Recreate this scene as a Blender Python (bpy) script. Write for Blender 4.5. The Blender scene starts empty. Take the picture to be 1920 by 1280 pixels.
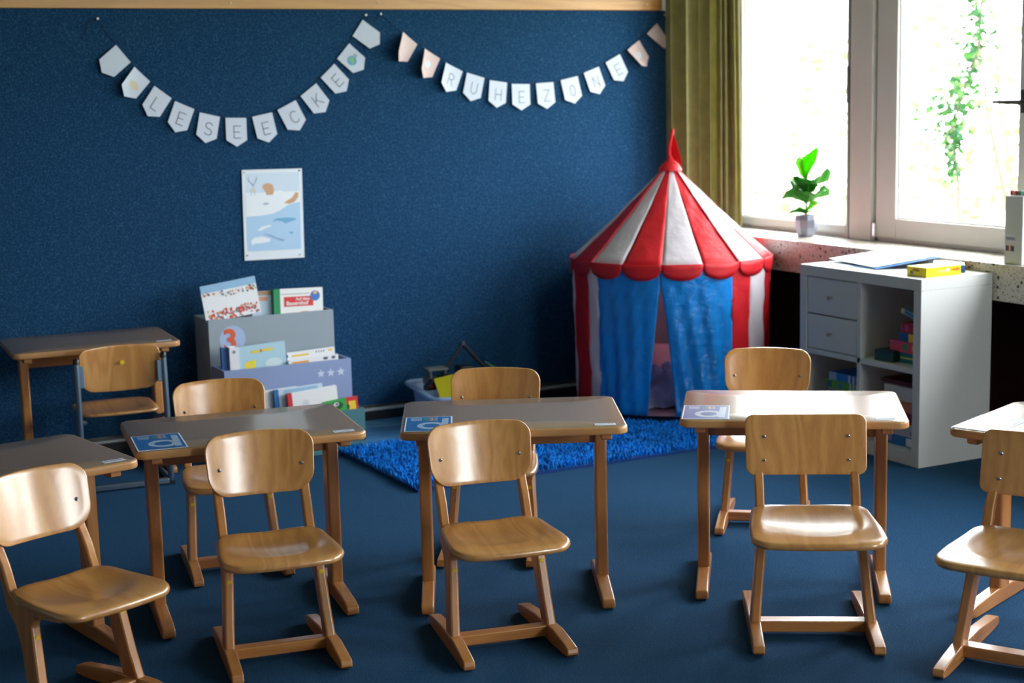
import bpy, bmesh, math, random
from mathutils import Vector, Matrix
random.seed(7)
SC = bpy.context.scene
COL = SC.collection
PI = math.pi

# ------------------------------------------------------------------ materials
def lin(c):
    return tuple(((v/12.92) if v <= .04045 else ((v+.055)/1.055)**2.4) for v in [x/255. for x in c])
_M = {}
def nt(m):
    m.use_nodes = True
    n = m.node_tree.nodes; l = m.node_tree.links
    return n, l, n['Principled BSDF']
def mat(name, rgb, rough=.5, metal=0., coat=0., var=.0, scale=30., bump=0., bscale=200., spec=.5, trans=0.):
    """plain material: rgb in sRGB 0-255, slight procedural variation"""
    if name in _M: return _M[name]
    m = bpy.data.materials.new(name); n, l, b = nt(m)
    c = lin(rgb)
    b.inputs['Base Color'].default_value = (*c, 1)
    b.inputs['Roughness'].default_value = rough
    b.inputs['Metallic'].default_value = metal
    b.inputs['Coat Weight'].default_value = coat; b.inputs['Coat Roughness'].default_value = .14
    b.inputs['Specular IOR Level'].default_value = spec
    tc = n.new('ShaderNodeTexCoord')
    if var > 0:
        no = n.new('ShaderNodeTexNoise'); no.inputs['Scale'].default_value = scale; no.inputs['Detail'].default_value = 4
        l.new(tc.outputs['Object'], no.inputs['Vector'])
        r = n.new('ShaderNodeValToRGB')
        r.color_ramp.elements[0].position = .3; r.color_ramp.elements[1].position = .7
        r.color_ramp.elements[0].color = (*[v*(1-var) for v in c], 1)
        r.color_ramp.elements[1].color = (*[min(1, v*(1+var)) for v in c], 1)
        l.new(no.outputs['Fac'], r.inputs['Fac']); l.new(r.outputs['Color'], b.inputs['Base Color'])
    if bump > 0:
        n2 = n.new('ShaderNodeTexNoise'); n2.inputs['Scale'].default_value = bscale; n2.inputs['Detail'].default_value = 3
        l.new(tc.outputs['Object'], n2.inputs['Vector'])
        bp = n.new('ShaderNodeBump'); bp.inputs['Strength'].default_value = bump; bp.inputs['Distance'].default_value = .002 if bscale > 30 else .018
        l.new(n2.outputs['Fac'], bp.inputs['Height']); l.new(bp.outputs['Normal'], b.inputs['Normal'])
    if trans > 0:
        out = n['Material Output']
        t = n.new('ShaderNodeBsdfTranslucent'); mx = n.new('ShaderNodeMixShader')
        mx.inputs[0].default_value = trans
        if var > 0: l.new(r.outputs['Color'], t.inputs['Color'])
        else: t.inputs['Color'].default_value = (*c, 1)
        l.new(b.outputs[0], mx.inputs[1]); l.new(t.outputs[0], mx.inputs[2]); l.new(mx.outputs[0], out.inputs['Surface'])
    _M[name] = m
    return m

def wood(name, dark, light, axis='Z', rough=.3, coat=.25, ring=7., fine=.34):
    """lacquered beech: long stretched grain along axis"""
    m = bpy.data.materials.new(name); n, l, b = nt(m)
    tc = n.new('ShaderNodeTexCoord'); oi = n.new('ShaderNodeObjectInfo')
    ad = n.new('ShaderNodeVectorMath'); ad.operation = 'ADD'
    ml = n.new('ShaderNodeVectorMath'); ml.operation = 'SCALE'; ml.inputs['Scale'].default_value = 7.3
    cb = n.new('ShaderNodeCombineXYZ')
    for i in range(3): l.new(oi.outputs['Random'], cb.inputs[i])
    l.new(cb.outputs[0], ml.inputs[0])
    l.new(tc.outputs['Object'], ad.inputs[0]); l.new(ml.outputs[0], ad.inputs[1])
    mp = n.new('ShaderNodeMapping')
    s = {'X': (.10, 1, 1), 'Y': (1, .10, 1), 'Z': (1, 1, .10)}[axis]
    mp.inputs['Scale'].default_value = s
    l.new(ad.outputs[0], mp.inputs['Vector'])
    n1 = n.new('ShaderNodeTexNoise'); n1.inputs['Scale'].default_value = ring; n1.inputs['Detail'].default_value = 2; n1.inputs['Distortion'].default_value = .6
    l.new(mp.outputs[0], n1.inputs['Vector'])
    # bands from noise value
    mu = n.new('ShaderNodeMath'); mu.operation = 'MULTIPLY'; mu.inputs[1].default_value = 46.
    l.new(n1.outputs['Fac'], mu.inputs[0])
    sn = n.new('ShaderNodeMath'); sn.operation = 'SINE'; l.new(mu.outputs[0], sn.inputs[0])
    n2 = n.new('ShaderNodeTexNoise'); n2.inputs['Scale'].default_value = 160; n2.inputs['Detail'].default_value = 4
    l.new(mp.outputs[0], n2.inputs['Vector'])
    m1 = n.new('ShaderNodeMath'); m1.operation = 'MULTIPLY_ADD'; m1.inputs[1].default_value = .13; m1.inputs[2].default_value = .5
    l.new(sn.outputs[0], m1.inputs[0])
    m2 = n.new('ShaderNodeMath'); m2.operation = 'MULTIPLY_ADD'; m2.inputs[1].default_value = fine; 
    l.new(n2.outputs['Fac'], m2.inputs[0]); 
    sb = n.new('ShaderNodeMath'); sb.operation = 'SUBTRACT'; sb.inputs[1].default_value = fine*.5
    l.new(m1.outputs[0], sb.inputs[0]); l.new(sb.outputs[0], m2.inputs[2])
    r = n.new('ShaderNodeValToRGB')
    r.color_ramp.elements[0].position = .1; r.color_ramp.elements[1].position = .9
    r.color_ramp.elements[0].color = (*lin(dark), 1); r.color_ramp.elements[1].color = (*lin(light), 1)
    l.new(m2.outputs[0], r.inputs['Fac'])
    hs = n.new('ShaderNodeHueSaturation')
    mr = n.new('ShaderNodeMapRange'); mr.inputs['To Min'].default_value = .88; mr.inputs['To Max'].default_value = 1.1
    l.new(oi.outputs['Random'], mr.inputs['Value']); l.new(mr.outputs[0], hs.inputs['Value'])
    l.new(r.outputs['Color'], hs.inputs['Color']); l.new(hs.outputs[0], b.inputs['Base Color'])
    b.inputs['Roughness'].default_value = rough; b.inputs['Coat Weight'].default_value = coat; b.inputs['Coat Roughness'].default_value = .22; b.inputs['Coat IOR'].default_value = 1.75
    return m

def fleck(name, base, flecks, scale, dens, rough=.95, bump=.6, big=None, fl=.5):
    """felt / carpet: dark base with fine lighter fibres"""
    m = bpy.data.materials.new(name); n, l, b = nt(m)
    tc = n.new('ShaderNodeTexCoord')
    n1 = n.new('ShaderNodeTexNoise'); n1.inputs['Scale'].default_value = scale; n1.inputs['Detail'].default_value = 5; n1.inputs['Roughness'].default_value = .7
    l.new(tc.outputs['Object'], n1.inputs['Vector'])
    r = n.new('ShaderNodeValToRGB')
    e = r.color_ramp.elements
    e[0].position = .25; e[0].color = (*[v*.62 for v in lin(base)], 1)
    e[1].position = .75; e[1].color = (*lin(flecks), 1)
    x = e.new(.5); x.color = (*lin(base), 1)
    l.new(n1.outputs['Fac'], r.inputs['Fac'])
    vo = n.new('ShaderNodeTexNoise'); vo.inputs['Scale'].default_value = scale*.45; vo.inputs['Detail'].default_value = 6; vo.inputs['Distortion'].default_value = 2.5
    l.new(tc.outputs['Object'], vo.inputs['Vector'])
    r2 = n.new('ShaderNodeValToRGB'); r2.color_ramp.elements[0].position = dens; r2.color_ramp.elements[1].position = dens+.1
    l.new(vo.outputs['Fac'], r2.inputs['Fac'])
    mx = n.new('ShaderNodeMix'); mx.data_type = 'RGBA'
    mm = n.new('ShaderNodeMath'); mm.operation = 'MULTIPLY'; mm.inputs[1].default_value = fl
    l.new(r2.outputs['Color'], mm.inputs[0]); l.new(mm.outputs[0], mx.inputs['Factor'])
    l.new(r.outputs['Color'], mx.inputs['A']); mx.inputs['B'].default_value = (*lin(flecks), 1)
    l.new(mx.outputs['Result'], b.inputs['Base Color'])
    bp = n.new('ShaderNodeBump'); bp.inputs['Strength'].default_value = bump; bp.inputs['Distance'].default_value = .004
    l.new(n1.outputs['Fac'], bp.inputs['Height']); l.new(bp.outputs['Normal'], b.inputs['Normal'])
    b.inputs['Roughness'].default_value = rough; b.inputs['Specular IOR Level'].default_value = .15
    b.inputs['Sheen Weight'].default_value = 0
    return m

def terrazzo(name):
    m = bpy.data.materials.new(name); n, l, b = nt(m)
    tc = n.new('ShaderNodeTexCoord')
    last = None
    base = (*lin((214, 207, 196)), 1)
    prev = None
    for sc, th, colr in ((34, .24, (40, 38, 36)), (60, .25, (120, 100, 84)), (95, .26, (60, 60, 58))):
        v = n.new('ShaderNodeTexVoronoi'); v.inputs['Scale'].default_value = sc
        l.new(tc.outputs['Object'], v.inputs['Vector'])
        r = n.new('ShaderNodeValToRGB'); r.color_ramp.interpolation = 'CONSTANT'
        r.color_ramp.elements[0].color = (1, 1, 1, 1); r.color_ramp.elements[1].color = (0, 0, 0, 1); r.color_ramp.elements[1].position = th
        l.new(v.outputs['Distance'], r.inputs['Fac'])
        g = n.new('ShaderNodeMath'); g.operation = 'GREATER_THAN'; g.inputs[1].default_value = .45
        sp = n.new('ShaderNodeSeparateColor'); l.new(v.outputs['Color'], sp.inputs[0]); l.new(sp.outputs[0], g.inputs[0])
        mu = n.new('ShaderNodeMath'); mu.operation = 'MULTIPLY'; l.new(r.outputs['Color'], mu.inputs[0]); l.new(g.outputs[0], mu.inputs[1])
        mx = n.new('ShaderNodeMix'); mx.data_type = 'RGBA'
        l.new(mu.outputs[0], mx.inputs['Factor'])
        if prev: l.new(prev.outputs['Result'], mx.inputs['A'])
        else: mx.inputs['A'].default_value = base
        mx.inputs['B'].default_value = (*lin(colr), 1)
        prev = mx
    l.new(prev.outputs['Result'], b.inputs['Base Color'])
    b.inputs['Roughness'].default_value = .3
    return m

M_chair = wood('beech_veneer', (178, 112, 50), (232, 174, 100), 'Z', .36, 1.)
M_seat = wood('beech_seat', (172, 110, 52), (222, 166, 98), 'Y', .34, 1.)
M_frame = wood('beech_frame', (164, 98, 44), (214, 150, 82), 'Z', .38, .6)
M_frame_y = wood('beech_runner', (164, 98, 44), (214, 150, 82), 'Y', .38, .6)
M_frame_x = wood('beech_rail', (158, 94, 42), (208, 144, 78), 'X', .38, .6)
M_edge = wood('beech_edge', (176, 122, 72), (214, 164, 108), 'X', .32, .25)
M_strip = wood('pine_strip', (190, 128, 66), (224, 168, 100), 'X', .4, .1)
M_lam = mat('desk_laminate', (146, 122, 98), .27, 0, .55, .05, 8)
M_steel = mat('chrome', (205, 205, 205), .18, 1.)
M_tube = mat('grey_tube', (120, 140, 158), .32, .75)
M_black = mat('black_plastic', (16, 16, 18), .4)
M_yel = mat('yellow_dot', (235, 200, 20), .5)
M_white = mat('white_paint', (232, 232, 228), .4, var=.02, scale=3)
M_shelf = mat('white_laminate', (208, 209, 208), .35)
M_wallw = mat('wall_paint', (176, 174, 168), .8, var=.03, scale=3)
M_ceil = mat('ceiling_paint', (206, 205, 200), .9, var=.02, scale=3)
M_felt = fleck('blue_pin_felt', (20, 58, 94), (60, 108, 146), 130, .56, .97, .9, fl=.45)
M_carp = fleck('blue_carpet', (27, 70, 108), (66, 114, 152), 260, .60, .98, 1., fl=.4)
M_terr = terrazzo('terrazzo')
M_frameW = mat('window_frame_paint', (218, 214, 208), .35)
M_seal = mat('window_seal', (20, 22, 24), .6)
M_maroon = mat('maroon_panel', (58, 12, 14), .7)
M_red = mat('tent_red', (222, 30, 44), .5, var=.05, scale=9, bump=.5, bscale=12, trans=.28)
M_tw = mat('tent_white', (240, 234, 240), .6, var=.02, scale=9, bump=.5, bscale=12, trans=.42)
M_blue = mat('tent_blue', (14, 140, 228), .34, var=.08, scale=9, bump=.42, bscale=20, trans=.2)
M_curt = mat('olive_curtain', (164, 158, 108), .8, var=.12, scale=14, bump=.2, bscale=300, trans=.5)
M_rug = mat('rug_pile', (10, 124, 220), .85, var=.35, scale=14, spec=.2)
M_paper = mat('white_paper', (218, 226, 244), .7, trans=.1)
M_pink = mat('pale_pink_paper', (226, 200, 200), .7, trans=.12)
M_ink = mat('pencil_ink', (70, 74, 86), .7)
M_ink2 = mat('light_pencil', (104, 110, 126), .7)
M_cord = mat('dark_cord', (10, 20, 34), .9)
M_pin = mat('white_pin', (236, 236, 236), .3)
def C(r, g, b, rough=.5, **k): return mat('c_%d_%d_%d' % (r, g, b), (r, g, b), rough, **k)

# ------------------------------------------------------------------ mesh tools
class MB:
    def __init__(s): s.v = []; s.f = []; s.m = []; s.cur = 0
    def mi(s, i): s.cur = i; return s
    def add(s, vs, fs):
        o = len(s.v); s.v += [tuple(x) for x in vs]
        for f in fs: s.f.append(tuple(i+o for i in f)); s.m.append(s.cur)
        return s
    def box(s, x0, x1, y0, y1, z0, z1):
        vs = [(x, y, z) for z in (z0, z1) for y in (y0, y1) for x in (x0, x1)]
        return s.add(vs, [(0, 2, 3, 1), (4, 5, 7, 6), (0, 1, 5, 4), (2, 6, 7, 3), (0, 4, 6, 2), (1, 3, 7, 5)])
    def obox(s, c, ax, ay, az):
        c = Vector(c); ax = Vector(ax); ay = Vector(ay); az = Vector(az)
        vs = [c+i*ax+j*ay+k*az for k in (-1, 1) for j in (-1, 1) for i in (-1, 1)]
        return s.add(vs, [(0, 2, 3, 1), (4, 5, 7, 6), (0, 1, 5, 4), (2, 6, 7, 3), (0, 4, 6, 2), (1, 3, 7, 5)])
    def prism(s, poly, fa, fb):
        """poly of 2D points; fa/fb map (u,v) to 3D for the two caps"""
        n = len(poly)
        vs = [fa(*p) for p in poly]+[fb(*p) for p in poly]
        fs = [tuple(range(n))[::-1], tuple(range(n, 2*n))]+[(i, (i+1) % n, n+(i+1) % n, n+i) for i in range(n)]
        return s.add(vs, fs)
    def tube(s, pts, r, seg=10, cap=True):
        pts = [Vector(p) for p in pts]; n = len(pts); rings = []
        rr = r if isinstance(r, (list, tuple)) else [r]*n
        up = None
        for i, p in enumerate(pts):
            d = (pts[min(i+1, n-1)]-pts[max(i-1, 0)]).normalized()
            if up is None: up = Vector((0, 0, 1)) if abs(d.z) < .9 else Vector((1, 0, 0))
            a = d.cross(up).normalized(); b_ = a.cross(d).normalized(); up = b_
            rings.append([p+(a*math.cos(t)+b_*math.sin(t))*rr[i] for t in [2*PI*k/seg for k in range(seg)]])
        vs = [v for R in rings for v in R]
        fs = [(i*seg+k, i*seg+(k+1) % seg, (i+1)*seg+(k+1) % seg, (i+1)*seg+k) for i in range(n-1) for k in range(seg)]
        if cap: fs += [tuple(range(seg))[::-1], tuple((n-1)*seg+k for k in range(seg))]
        return s.add(vs, fs)
    def lathe(s, prof, c=(0, 0, 0), seg=24, axis='Z'):
        vs = []
        for r, z in prof:
            for k in range(seg):
                t = 2*PI*k/seg; q = (r*math.cos(t), r*math.sin(t), z)
                if axis == 'Y': q = (q[0], q[2], q[1])
                if axis == 'X': q = (q[2], q[0], q[1])
                vs.append((c[0]+q[0], c[1]+q[1], c[2]+q[2]))
        n = len(prof)
        fs = [(i*seg+k, i*seg+(k+1) % seg, (i+1)*seg+(k+1) % seg, (i+1)*seg+k) for i in range(n-1) for k in range(seg)]
        fs += [tuple(range(seg))[::-1], tuple((n-1)*seg+k for k in range(seg))]
        return s.add(vs, fs)
    def plate(s, outline, fmap, thick, r=.004, rings=8, ix=None):
        """solid sheet with given outline; fmap(u,v,w)->xyz, w from 0 (top) to -thick; rounded rim"""
        n = len(outline)
        cx = sum(p[0] for p in outline)/n; cy = sum(p[1] for p in outline)/n
        R = max(math.hypot(p[0]-cx, p[1]-cy) for p in outline)
        def ring(ins, w):
            return [fmap(cx+(p[0]-cx)*(1-ins/R), cy+(p[1]-cy)*(1-ins/R), w) for p in outline]
        L = []
        for i in range(1, rings): L.append([fmap(cx+(p[0]-cx)*(1-r/R)*i/rings, cy+(p[1]-cy)*(1-r/R)*i/rings, 0) for p in outline])
        for a in (0, 30, 60, 90): L.append(ring(r*(1-math.sin(math.radians(a))), -r*(1-math.cos(math.radians(a)))))
        for a in (90, 60, 30, 0): L.append(ring(r*(1-math.sin(math.radians(a))), -thick+r*(1-math.cos(math.radians(a)))))
        for i in range(rings-1, 0, -1): L.append([fmap(cx+(p[0]-cx)*(1-r/R)*i/rings, cy+(p[1]-cy)*(1-r/R)*i/rings, -thick) for p in outline])
        vs = [fmap(cx, cy, 0)]+[v for l_ in L for v in l_]+[fmap(cx, cy, -thick)]
        fs = [(0, 1+k, 1+(k+1) % n) for k in range(n)]
        for i in range(len(L)-1):
            for k in range(n):
                a = 1+i*n+k; b_ = 1+i*n+(k+1) % n
                fs.append((a, a+n, b_+n, b_))
        e = len(vs)-1; o = 1+(len(L)-1)*n
        fs += [(e, o+(k+1) % n, o+k) for k in range(n)]
        return s.add(vs, fs)
    def build(s, name, mats, parent=None, bevel=0., seg=2, smooth=True, angle=35, loc=None, rot=None):
        me = bpy.data.meshes.new(name)
        me.from_pydata(s.v, [], s.f)
        bm = bmesh.new(); bm.from_mesh(me)
        bmesh.ops.recalc_face_normals(bm, faces=bm.faces); bm.to_mesh(me); bm.free()
        if not isinstance(mats, (list, tuple)): mats = [mats]
        for m in mats: me.materials.append(m)
        me.polygons.foreach_set('material_index', s.m)
        if smooth:
            me.polygons.foreach_set('use_smooth', [True]*len(me.polygons))
            if not bevel: me.set_sharp_from_angle(angle=math.radians(angle))
        me.update()
        o = bpy.data.objects.new(name, me); COL.objects.link(o)
        if parent is not None: o.parent = parent
        if loc is not None: o.location = loc
        if rot is not None: o.rotation_euler = rot
        if bevel:
            b_ = o.modifiers.new('bevel', 'BEVEL'); b_.width = bevel; b_.segments = seg; b_.limit_method = 'ANGLE'
            b_.angle_limit = math.radians(40); b_.harden_normals = True
        return o

def thing(name, label, cat, loc=(0, 0, 0), rz=0, group=None):
    o = bpy.data.objects.new(name, None); COL.objects.link(o); o.empty_display_size = .05
    o.location = loc; o.rotation_euler = (0, 0, rz)
    return tag(o, label, cat, group)
def tag(o, label=None, cat=None, group=None, kind=None):
    if label: o['label'] = label
    if cat: o['category'] = cat
    if group: o['group'] = group
    if kind: o['kind'] = kind
    return o
def struct(o): o['kind'] = 'structure'; return o
def dup(root, loc, rz, label, group=None):
    r = root.copy(); COL.objects.link(r); r.location = loc; r.rotation_euler = (0, 0, rz); r['label'] = label
    if group: r['group'] = group
    for ch in list(root.children):
        c = ch.copy(); COL.objects.link(c); c.parent = r
        for g in list(ch.children):
            d = g.copy(); COL.objects.link(d); d.parent = c
    return r

def rrect(w, h, r, seg=6, rb=None, taper=0., bulge=0.):
    """rounded rectangle outline; r top radius, rb bottom radius; taper narrows the bottom"""
    rb = r if rb is None else rb
    pts = []
    for cx, cy, rr, a0 in ((w/2-r, h/2-r, r, 0), (-w/2+r, h/2-r, r, 90), (-w/2+rb, -h/2+rb, rb, 180), (w/2-rb, -h/2+rb, rb, 270)):
        for i in range(seg+1):
            a = math.radians(a0+90*i/seg)
            pts.append((cx+rr*math.cos(a), cy+rr*math.sin(a)))
    # subdivide long edges
    out = []
    n = len(pts)
    for i in range(n):
        p, q = pts[i], pts[(i+1) % n]
        d = math.hypot(q[0]-p[0], q[1]-p[1]); k = max(1, int(d/.04))
        for j in range(k): out.append((p[0]+(q[0]-p[0])*j/k, p[1]+(q[1]-p[1])*j/k))
    res = []
    for x, y in out:
        f = (h/2-y)/h
        x *= 1-taper*f*f
        y += bulge*(1-(2*x/w)**2)*(1 if y > 0 else -1)
        res.append((x, y))
    return res

STROKES = {
 'L': [[(0, 1), (0, 0), (.55, 0)]],
 'E': [[(.6, 1), (0, 1), (0, 0), (.6, 0)], [(0, .5), (.5, .5)]],
 'S': [[(.6, .85), (.45, .98), (.2, 1), (.03, .87), (.03, .66), (.18, .54), (.45, .47), (.6, .34), (.58, .13), (.4, 0), (.15, .02), (0, .14)]],
 'C': [[(.65, .85), (.48, .98), (.25, .97), (.06, .78), (0, .5), (.06, .2), (.25, .03), (.48, .02), (.65, .15)]],
 'K': [[(0, 1), (0, 0)], [(.6, 1), (.02, .42)], [(.2, .58), (.65, 0)]],
 'R': [[(0, 0), (0, 1), (.35, 1), (.55, .88), (.55, .62), (.35, .5), (0, .5)], [(.3, .5), (.6, 0)]],
 'U': [[(0, 1), (0, .3), (.1, .08), (.3, 0), (.5, .08), (.6, .3), (.6, 1)]],
 'H': [[(0, 1), (0, 0)], [(.6, 1), (.6, 0)], [(0, .5), (.6, .5)]],
 'Z': [[(0, 1), (.6, 1), (0, 0), (.65, 0)]],
 'O': [[(.3, 1), (.08, .85), (0, .5), (.08, .15), (.3, 0), (.52, .15), (.6, .5), (.52, .85), (.3, 1)]],
 'N': [[(0, 0), (0, 1), (.6, 0), (.6, 1)]],
}
def ribbon(mb, pts, w, f):
    for (a, b_) in zip(pts, pts[1:]):
        d = math.hypot(b_[0]-a[0], b_[1]-a[1]) or 1e-6
        ux, uy = (b_[0]-a[0])/d, (b_[1]-a[1])/d; nx, ny = -uy*w/2, ux*w/2
        a2 = (a[0]-ux*w*.4, a[1]-uy*w*.4); b2 = (b_[0]+ux*w*.4, b_[1]+uy*w*.4)
        mb.add([f(a2[0]+nx, a2[1]+ny), f(a2[0]-nx, a2[1]-ny), f(b2[0]-nx, b2[1]-ny), f(b2[0]+nx, b2[1]+ny)], [(0, 1, 2, 3)])
def poly(mb, pts, f): mb.add([f(*p) for p in pts], [tuple(range(len(pts)))])
def disc(mb, cx, cy, rx, ry, f, n=20): poly(mb, [(cx+rx*math.cos(2*PI*k/n), cy+ry*math.sin(2*PI*k/n)) for k in range(n)], f)
def star(mb, cx, cy, r, f): poly(mb, [(cx+(r if k % 2 == 0 else r*.45)*math.sin(PI*k/5), cy+(r if k % 2 == 0 else r*.45)*math.cos(PI*k/5)) for k in range(10)], f)

def text(name, s, size, m, parent, matrix, bold=0., ext=.0006, align='LEFT'):
    cu = bpy.data.curves.new('txt', 'FONT'); cu.body = s; cu.size = size; cu.extrude = ext; cu.offset = bold; cu.align_x = align
    t = bpy.data.objects.new('txt', cu); COL.objects.link(t)
    dg = bpy.context.evaluated_depsgraph_get(); dg.update()
    me = bpy.data.meshes.new_from_object(t.evaluated_get(dg))
    bpy.data.objects.remove(t)
    me.transform(matrix); me.materials.clear(); me.materials.append(m)
    o = bpy.data.objects.new(name, me); COL.objects.link(o); o.parent = parent
    return o
def frame(o, ux, uy):
    """matrix placing text: origin, right vector, up vector"""
    ux = Vector(ux).normalized(); uy = Vector(uy).normalized(); uz = ux.cross(uy).normalized()
    m = Matrix((ux, uy, uz)).transposed().to_4x4(); m.translation = Vector(o); return m

# ------------------------------------------------------------------ camera
def make_camera():
    f, cx, cy, cz, yaw, pit, rol = 2952.997, -5.15842, -7.14002, 1.57944, .481074, .155197, -.024187
    fwd = Vector((math.sin(yaw)*math.cos(pit), math.cos(yaw)*math.cos(pit), -math.sin(pit)))
    r = Vector((math.cos(yaw), -math.sin(yaw), 0)); u = r.cross(fwd)
    r2 = r*math.cos(rol)+u*math.sin(rol); u2 = -r*math.sin(rol)+u*math.cos(rol)
    c = bpy.data.cameras.new('camera'); o = bpy.data.objects.new('camera', c); COL.objects.link(o)
    m = Matrix((r2, u2, -fwd)).transposed().to_4x4(); m.translation = (cx, cy, cz); o.matrix_world = m
    c.sensor_width = 36; c.lens = f/1920*36; c.clip_start = .05; c.clip_end = 200
    c.dof.use_dof = True; c.dof.focus_distance = 4.85; c.dof.aperture_fstop = 3.2
    SC.camera = o
make_camera()

# ------------------------------------------------------------------ setting
XL, XR, YB, YF, ZC = -8.2, .02, -9.6, .05, 2.9      # left wall, window wall, wall behind the camera, pinboard wall, ceiling
struct(MB().box(XL, XR+.3, YB, YF+.1, -.1, 0).build('floor', M_carp, smooth=False))
struct(MB().box(XL, XR+.3, YB, YF+.1, ZC, ZC+.1).build('ceiling', M_ceil, smooth=False))
struct(MB().box(XL, XR, YF, YF+.12, 0, ZC).build('wall_back', M_wallw, smooth=False))
struct(MB().box(XL-.12, XL, YB, YF+.1, 0, ZC).build('wall_left', M_wallw, smooth=False))
WX0, WX1, WZ0, WZ1 = -1.9, -.3, .9, 2.4                # opening for an unseen window added to put glare on the chair backs
struct(MB().box(XL, WX0, YB-.12, YB, 0, ZC).box(WX1, XR+.3, YB-.12, YB, 0, ZC).box(WX0, WX1, YB-.12, YB, 0, WZ0).box(WX0, WX1, YB-.12, YB, WZ1, ZC).build('wall_front', M_wallw, smooth=False))
ZS, ZW = .832, 2.42                                  # sill top, window head
struct(MB().box(XR, XR+.3, YB, YF+.1, 0, ZS-.157).build('wall_right', M_maroon, smooth=False))
struct(MB().box(-.02, XR+.3, YB, YF+.1, ZW, ZC).build('trim_1', M_wallw, smooth=False))
# needle-felt pinboard with wooden top strip
struct(MB().box(XL, -.02, 0, YF, .075, 2.0).build('wall_pinboard', M_felt, smooth=False))
struct(MB().box(XL, -.50, -.022, YF, 2.0, 2.054).build('trim_2', M_strip, bevel=.004))
pn = MB()
for x, z in ((-2.857, 2.026), (-2.123, 2.03), (-.6, 2.03), (-4.3, 2.026)): pn.lathe([(.004, -.0225), (.004, -.026), (.002, -.028)], (x, 0, z), 8, 'Y')
pn.build('nail', M_pin, bpy.data.objects['trim_2'])
struct(MB().box(XL, -.02, -.012, YF, 0, .048).build('baseboard_back', mat('dark_base', (26, 34, 44), .6), smooth=False))
struct(MB().box(XL, -.02, -.018, YF, .048, .060).build('trim_3', mat('pale_rail', (190, 196, 200), .4), bevel=.002))
struct(MB().box(XL, XL+.015, YB, YF, 0, .06).build('baseboard_left', M_white, smooth=False))
# sill
struct(MB().box(-.31, XR+.06, YB, YF, ZS-.157, ZS).build('trim_4', M_terr, bevel=.003))

GL = bpy.data.materials.new('window_glass'); n, l, b = nt(GL)
tr = n.new('ShaderNodeBsdfTransparent'); gl = n.new('ShaderNodeBsdfGlossy'); gl.inputs['Roughness'].default_value = .02
lw = n.new('ShaderNodeLayerWeight'); lw.inputs['Blend'].default_value = .5; pw = n.new('ShaderNodeMath'); pw.operation = 'POWER'; pw.inputs[1].default_value = 5
l.new(lw.outputs['Facing'], pw.inputs[0]); fr = n.new('ShaderNodeMath'); fr.operation = 'MULTIPLY_ADD'; fr.inputs[1].default_value = .7; fr.inputs[2].default_value = .03; l.new(pw.outputs[0], fr.inputs[0]); mx = n.new('ShaderNodeMixShader')
l.new(fr.outputs[0], mx.inputs[0]); l.new(tr.outputs[0], mx.inputs[1]); l.new(gl.outputs[0], mx.inputs[2]); l.new(mx.outputs[0], n['Material Output'].inputs['Surface'])

def window(n_, y0, y1, gy0, gy1, gz0, gap=None, hinge=True):
    """y0>y1 outer frame extents, glass gy0..gy1, glass bottom gz0"""
    w = struct(MB().box(.0, .07, y0-.022, y0, ZS, ZW).box(.0, .07, y1, y1+.018, ZS, ZW).box(.0, .07, y1, y0, ZS, ZS+.018).box(.0, .07, y1, y0, ZW-.03, ZW).build('window_%d' % n_, M_frameW, bevel=.003))
    s = MB(); a, c_ = y0-.022, y1+.018; zb, zt = ZS+.018, ZW-.03
    s.box(-.018, .05, gy0, a, zb, zt).box(-.018, .05, c_, gy1, zb, zt).box(-.018, .05, gy1, gy0, zb, gz0).box(-.018, .05, gy1, gy0, zt-.07, zt)
    s.build('window_frame', M_frameW, w, bevel=.006, seg=3)
    g = MB()
    t = .008
    g.box(-.004, .01, gy0-t, gy0, gz0, zt-.07).box(-.004, .01, gy1, gy1+t, gz0, zt-.07).box(-.004, .01, gy1, gy0, gz0, gz0+t)
    g.build('glazing_bead', M_frameW, w, bevel=.003)
    MB().box(.012, .016, gy1, gy0, gz0, zt-.07).build('window_pane', GL, w, smooth=False)
    return w
w1 = window(1, .05, -.968, -.062, -.932, .895)
w2 = window(2, -1.135, -2.30, -1.30, -2.075, .948)
w3 = window(3, -2.40, -3.60, -2.60, -3.46, .948)
w4 = window(4, -3.74, -4.94, -3.90, -4.80, .948)
w5 = window(5, -5.08, -6.28, -5.24, -6.14, .948)
struct(MB().box(XR, XR+.3, YB, -6.28, ZS, ZW).build('wall_right_pier', M_wallw, smooth=False))
mull = [(-.972, -1.135), (-2.30, -2.40), (-3.60, -3.74), (-4.94, -5.08)]
for i, (a, c_) in enumerate(mull):
    struct(MB().box(-.03 if i == 0 else -.01, .08, c_, a, ZS, ZW).build('trim_%d' % (5+i), M_frameW, bevel=.004))
struct(MB().box(-.029, .06, -.978, -.967, ZS, ZW).build('trim_12', M_seal, smooth=False))
MB().box(-.030, -.018, -.953, -.941, 1.50, 1.68).build('window_handle', mat('grey_handle', (170, 166, 158), .4, .2), w1, bevel=.004)
w6 = struct(MB().box(WX0, WX0+.06, YB-.09, YB-.02, WZ0, WZ1).box(WX1-.06, WX1, YB-.09, YB-.02, WZ0, WZ1).box(WX0+.06, WX1-.06, YB-.09, YB-.02, WZ0, WZ0+.06).box(WX0+.06, WX1-.06, YB-.09, YB-.02, WZ1-.06, WZ1).build('window_6', M_frameW, bevel=.004))  # added, out of view: light source for the chair-back glare
MB().box(WX0+.06, WX1-.06, YB-.058, YB-.054, WZ0+.06, WZ1-.06).build('window_pane', GL, w6, smooth=False)
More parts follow.
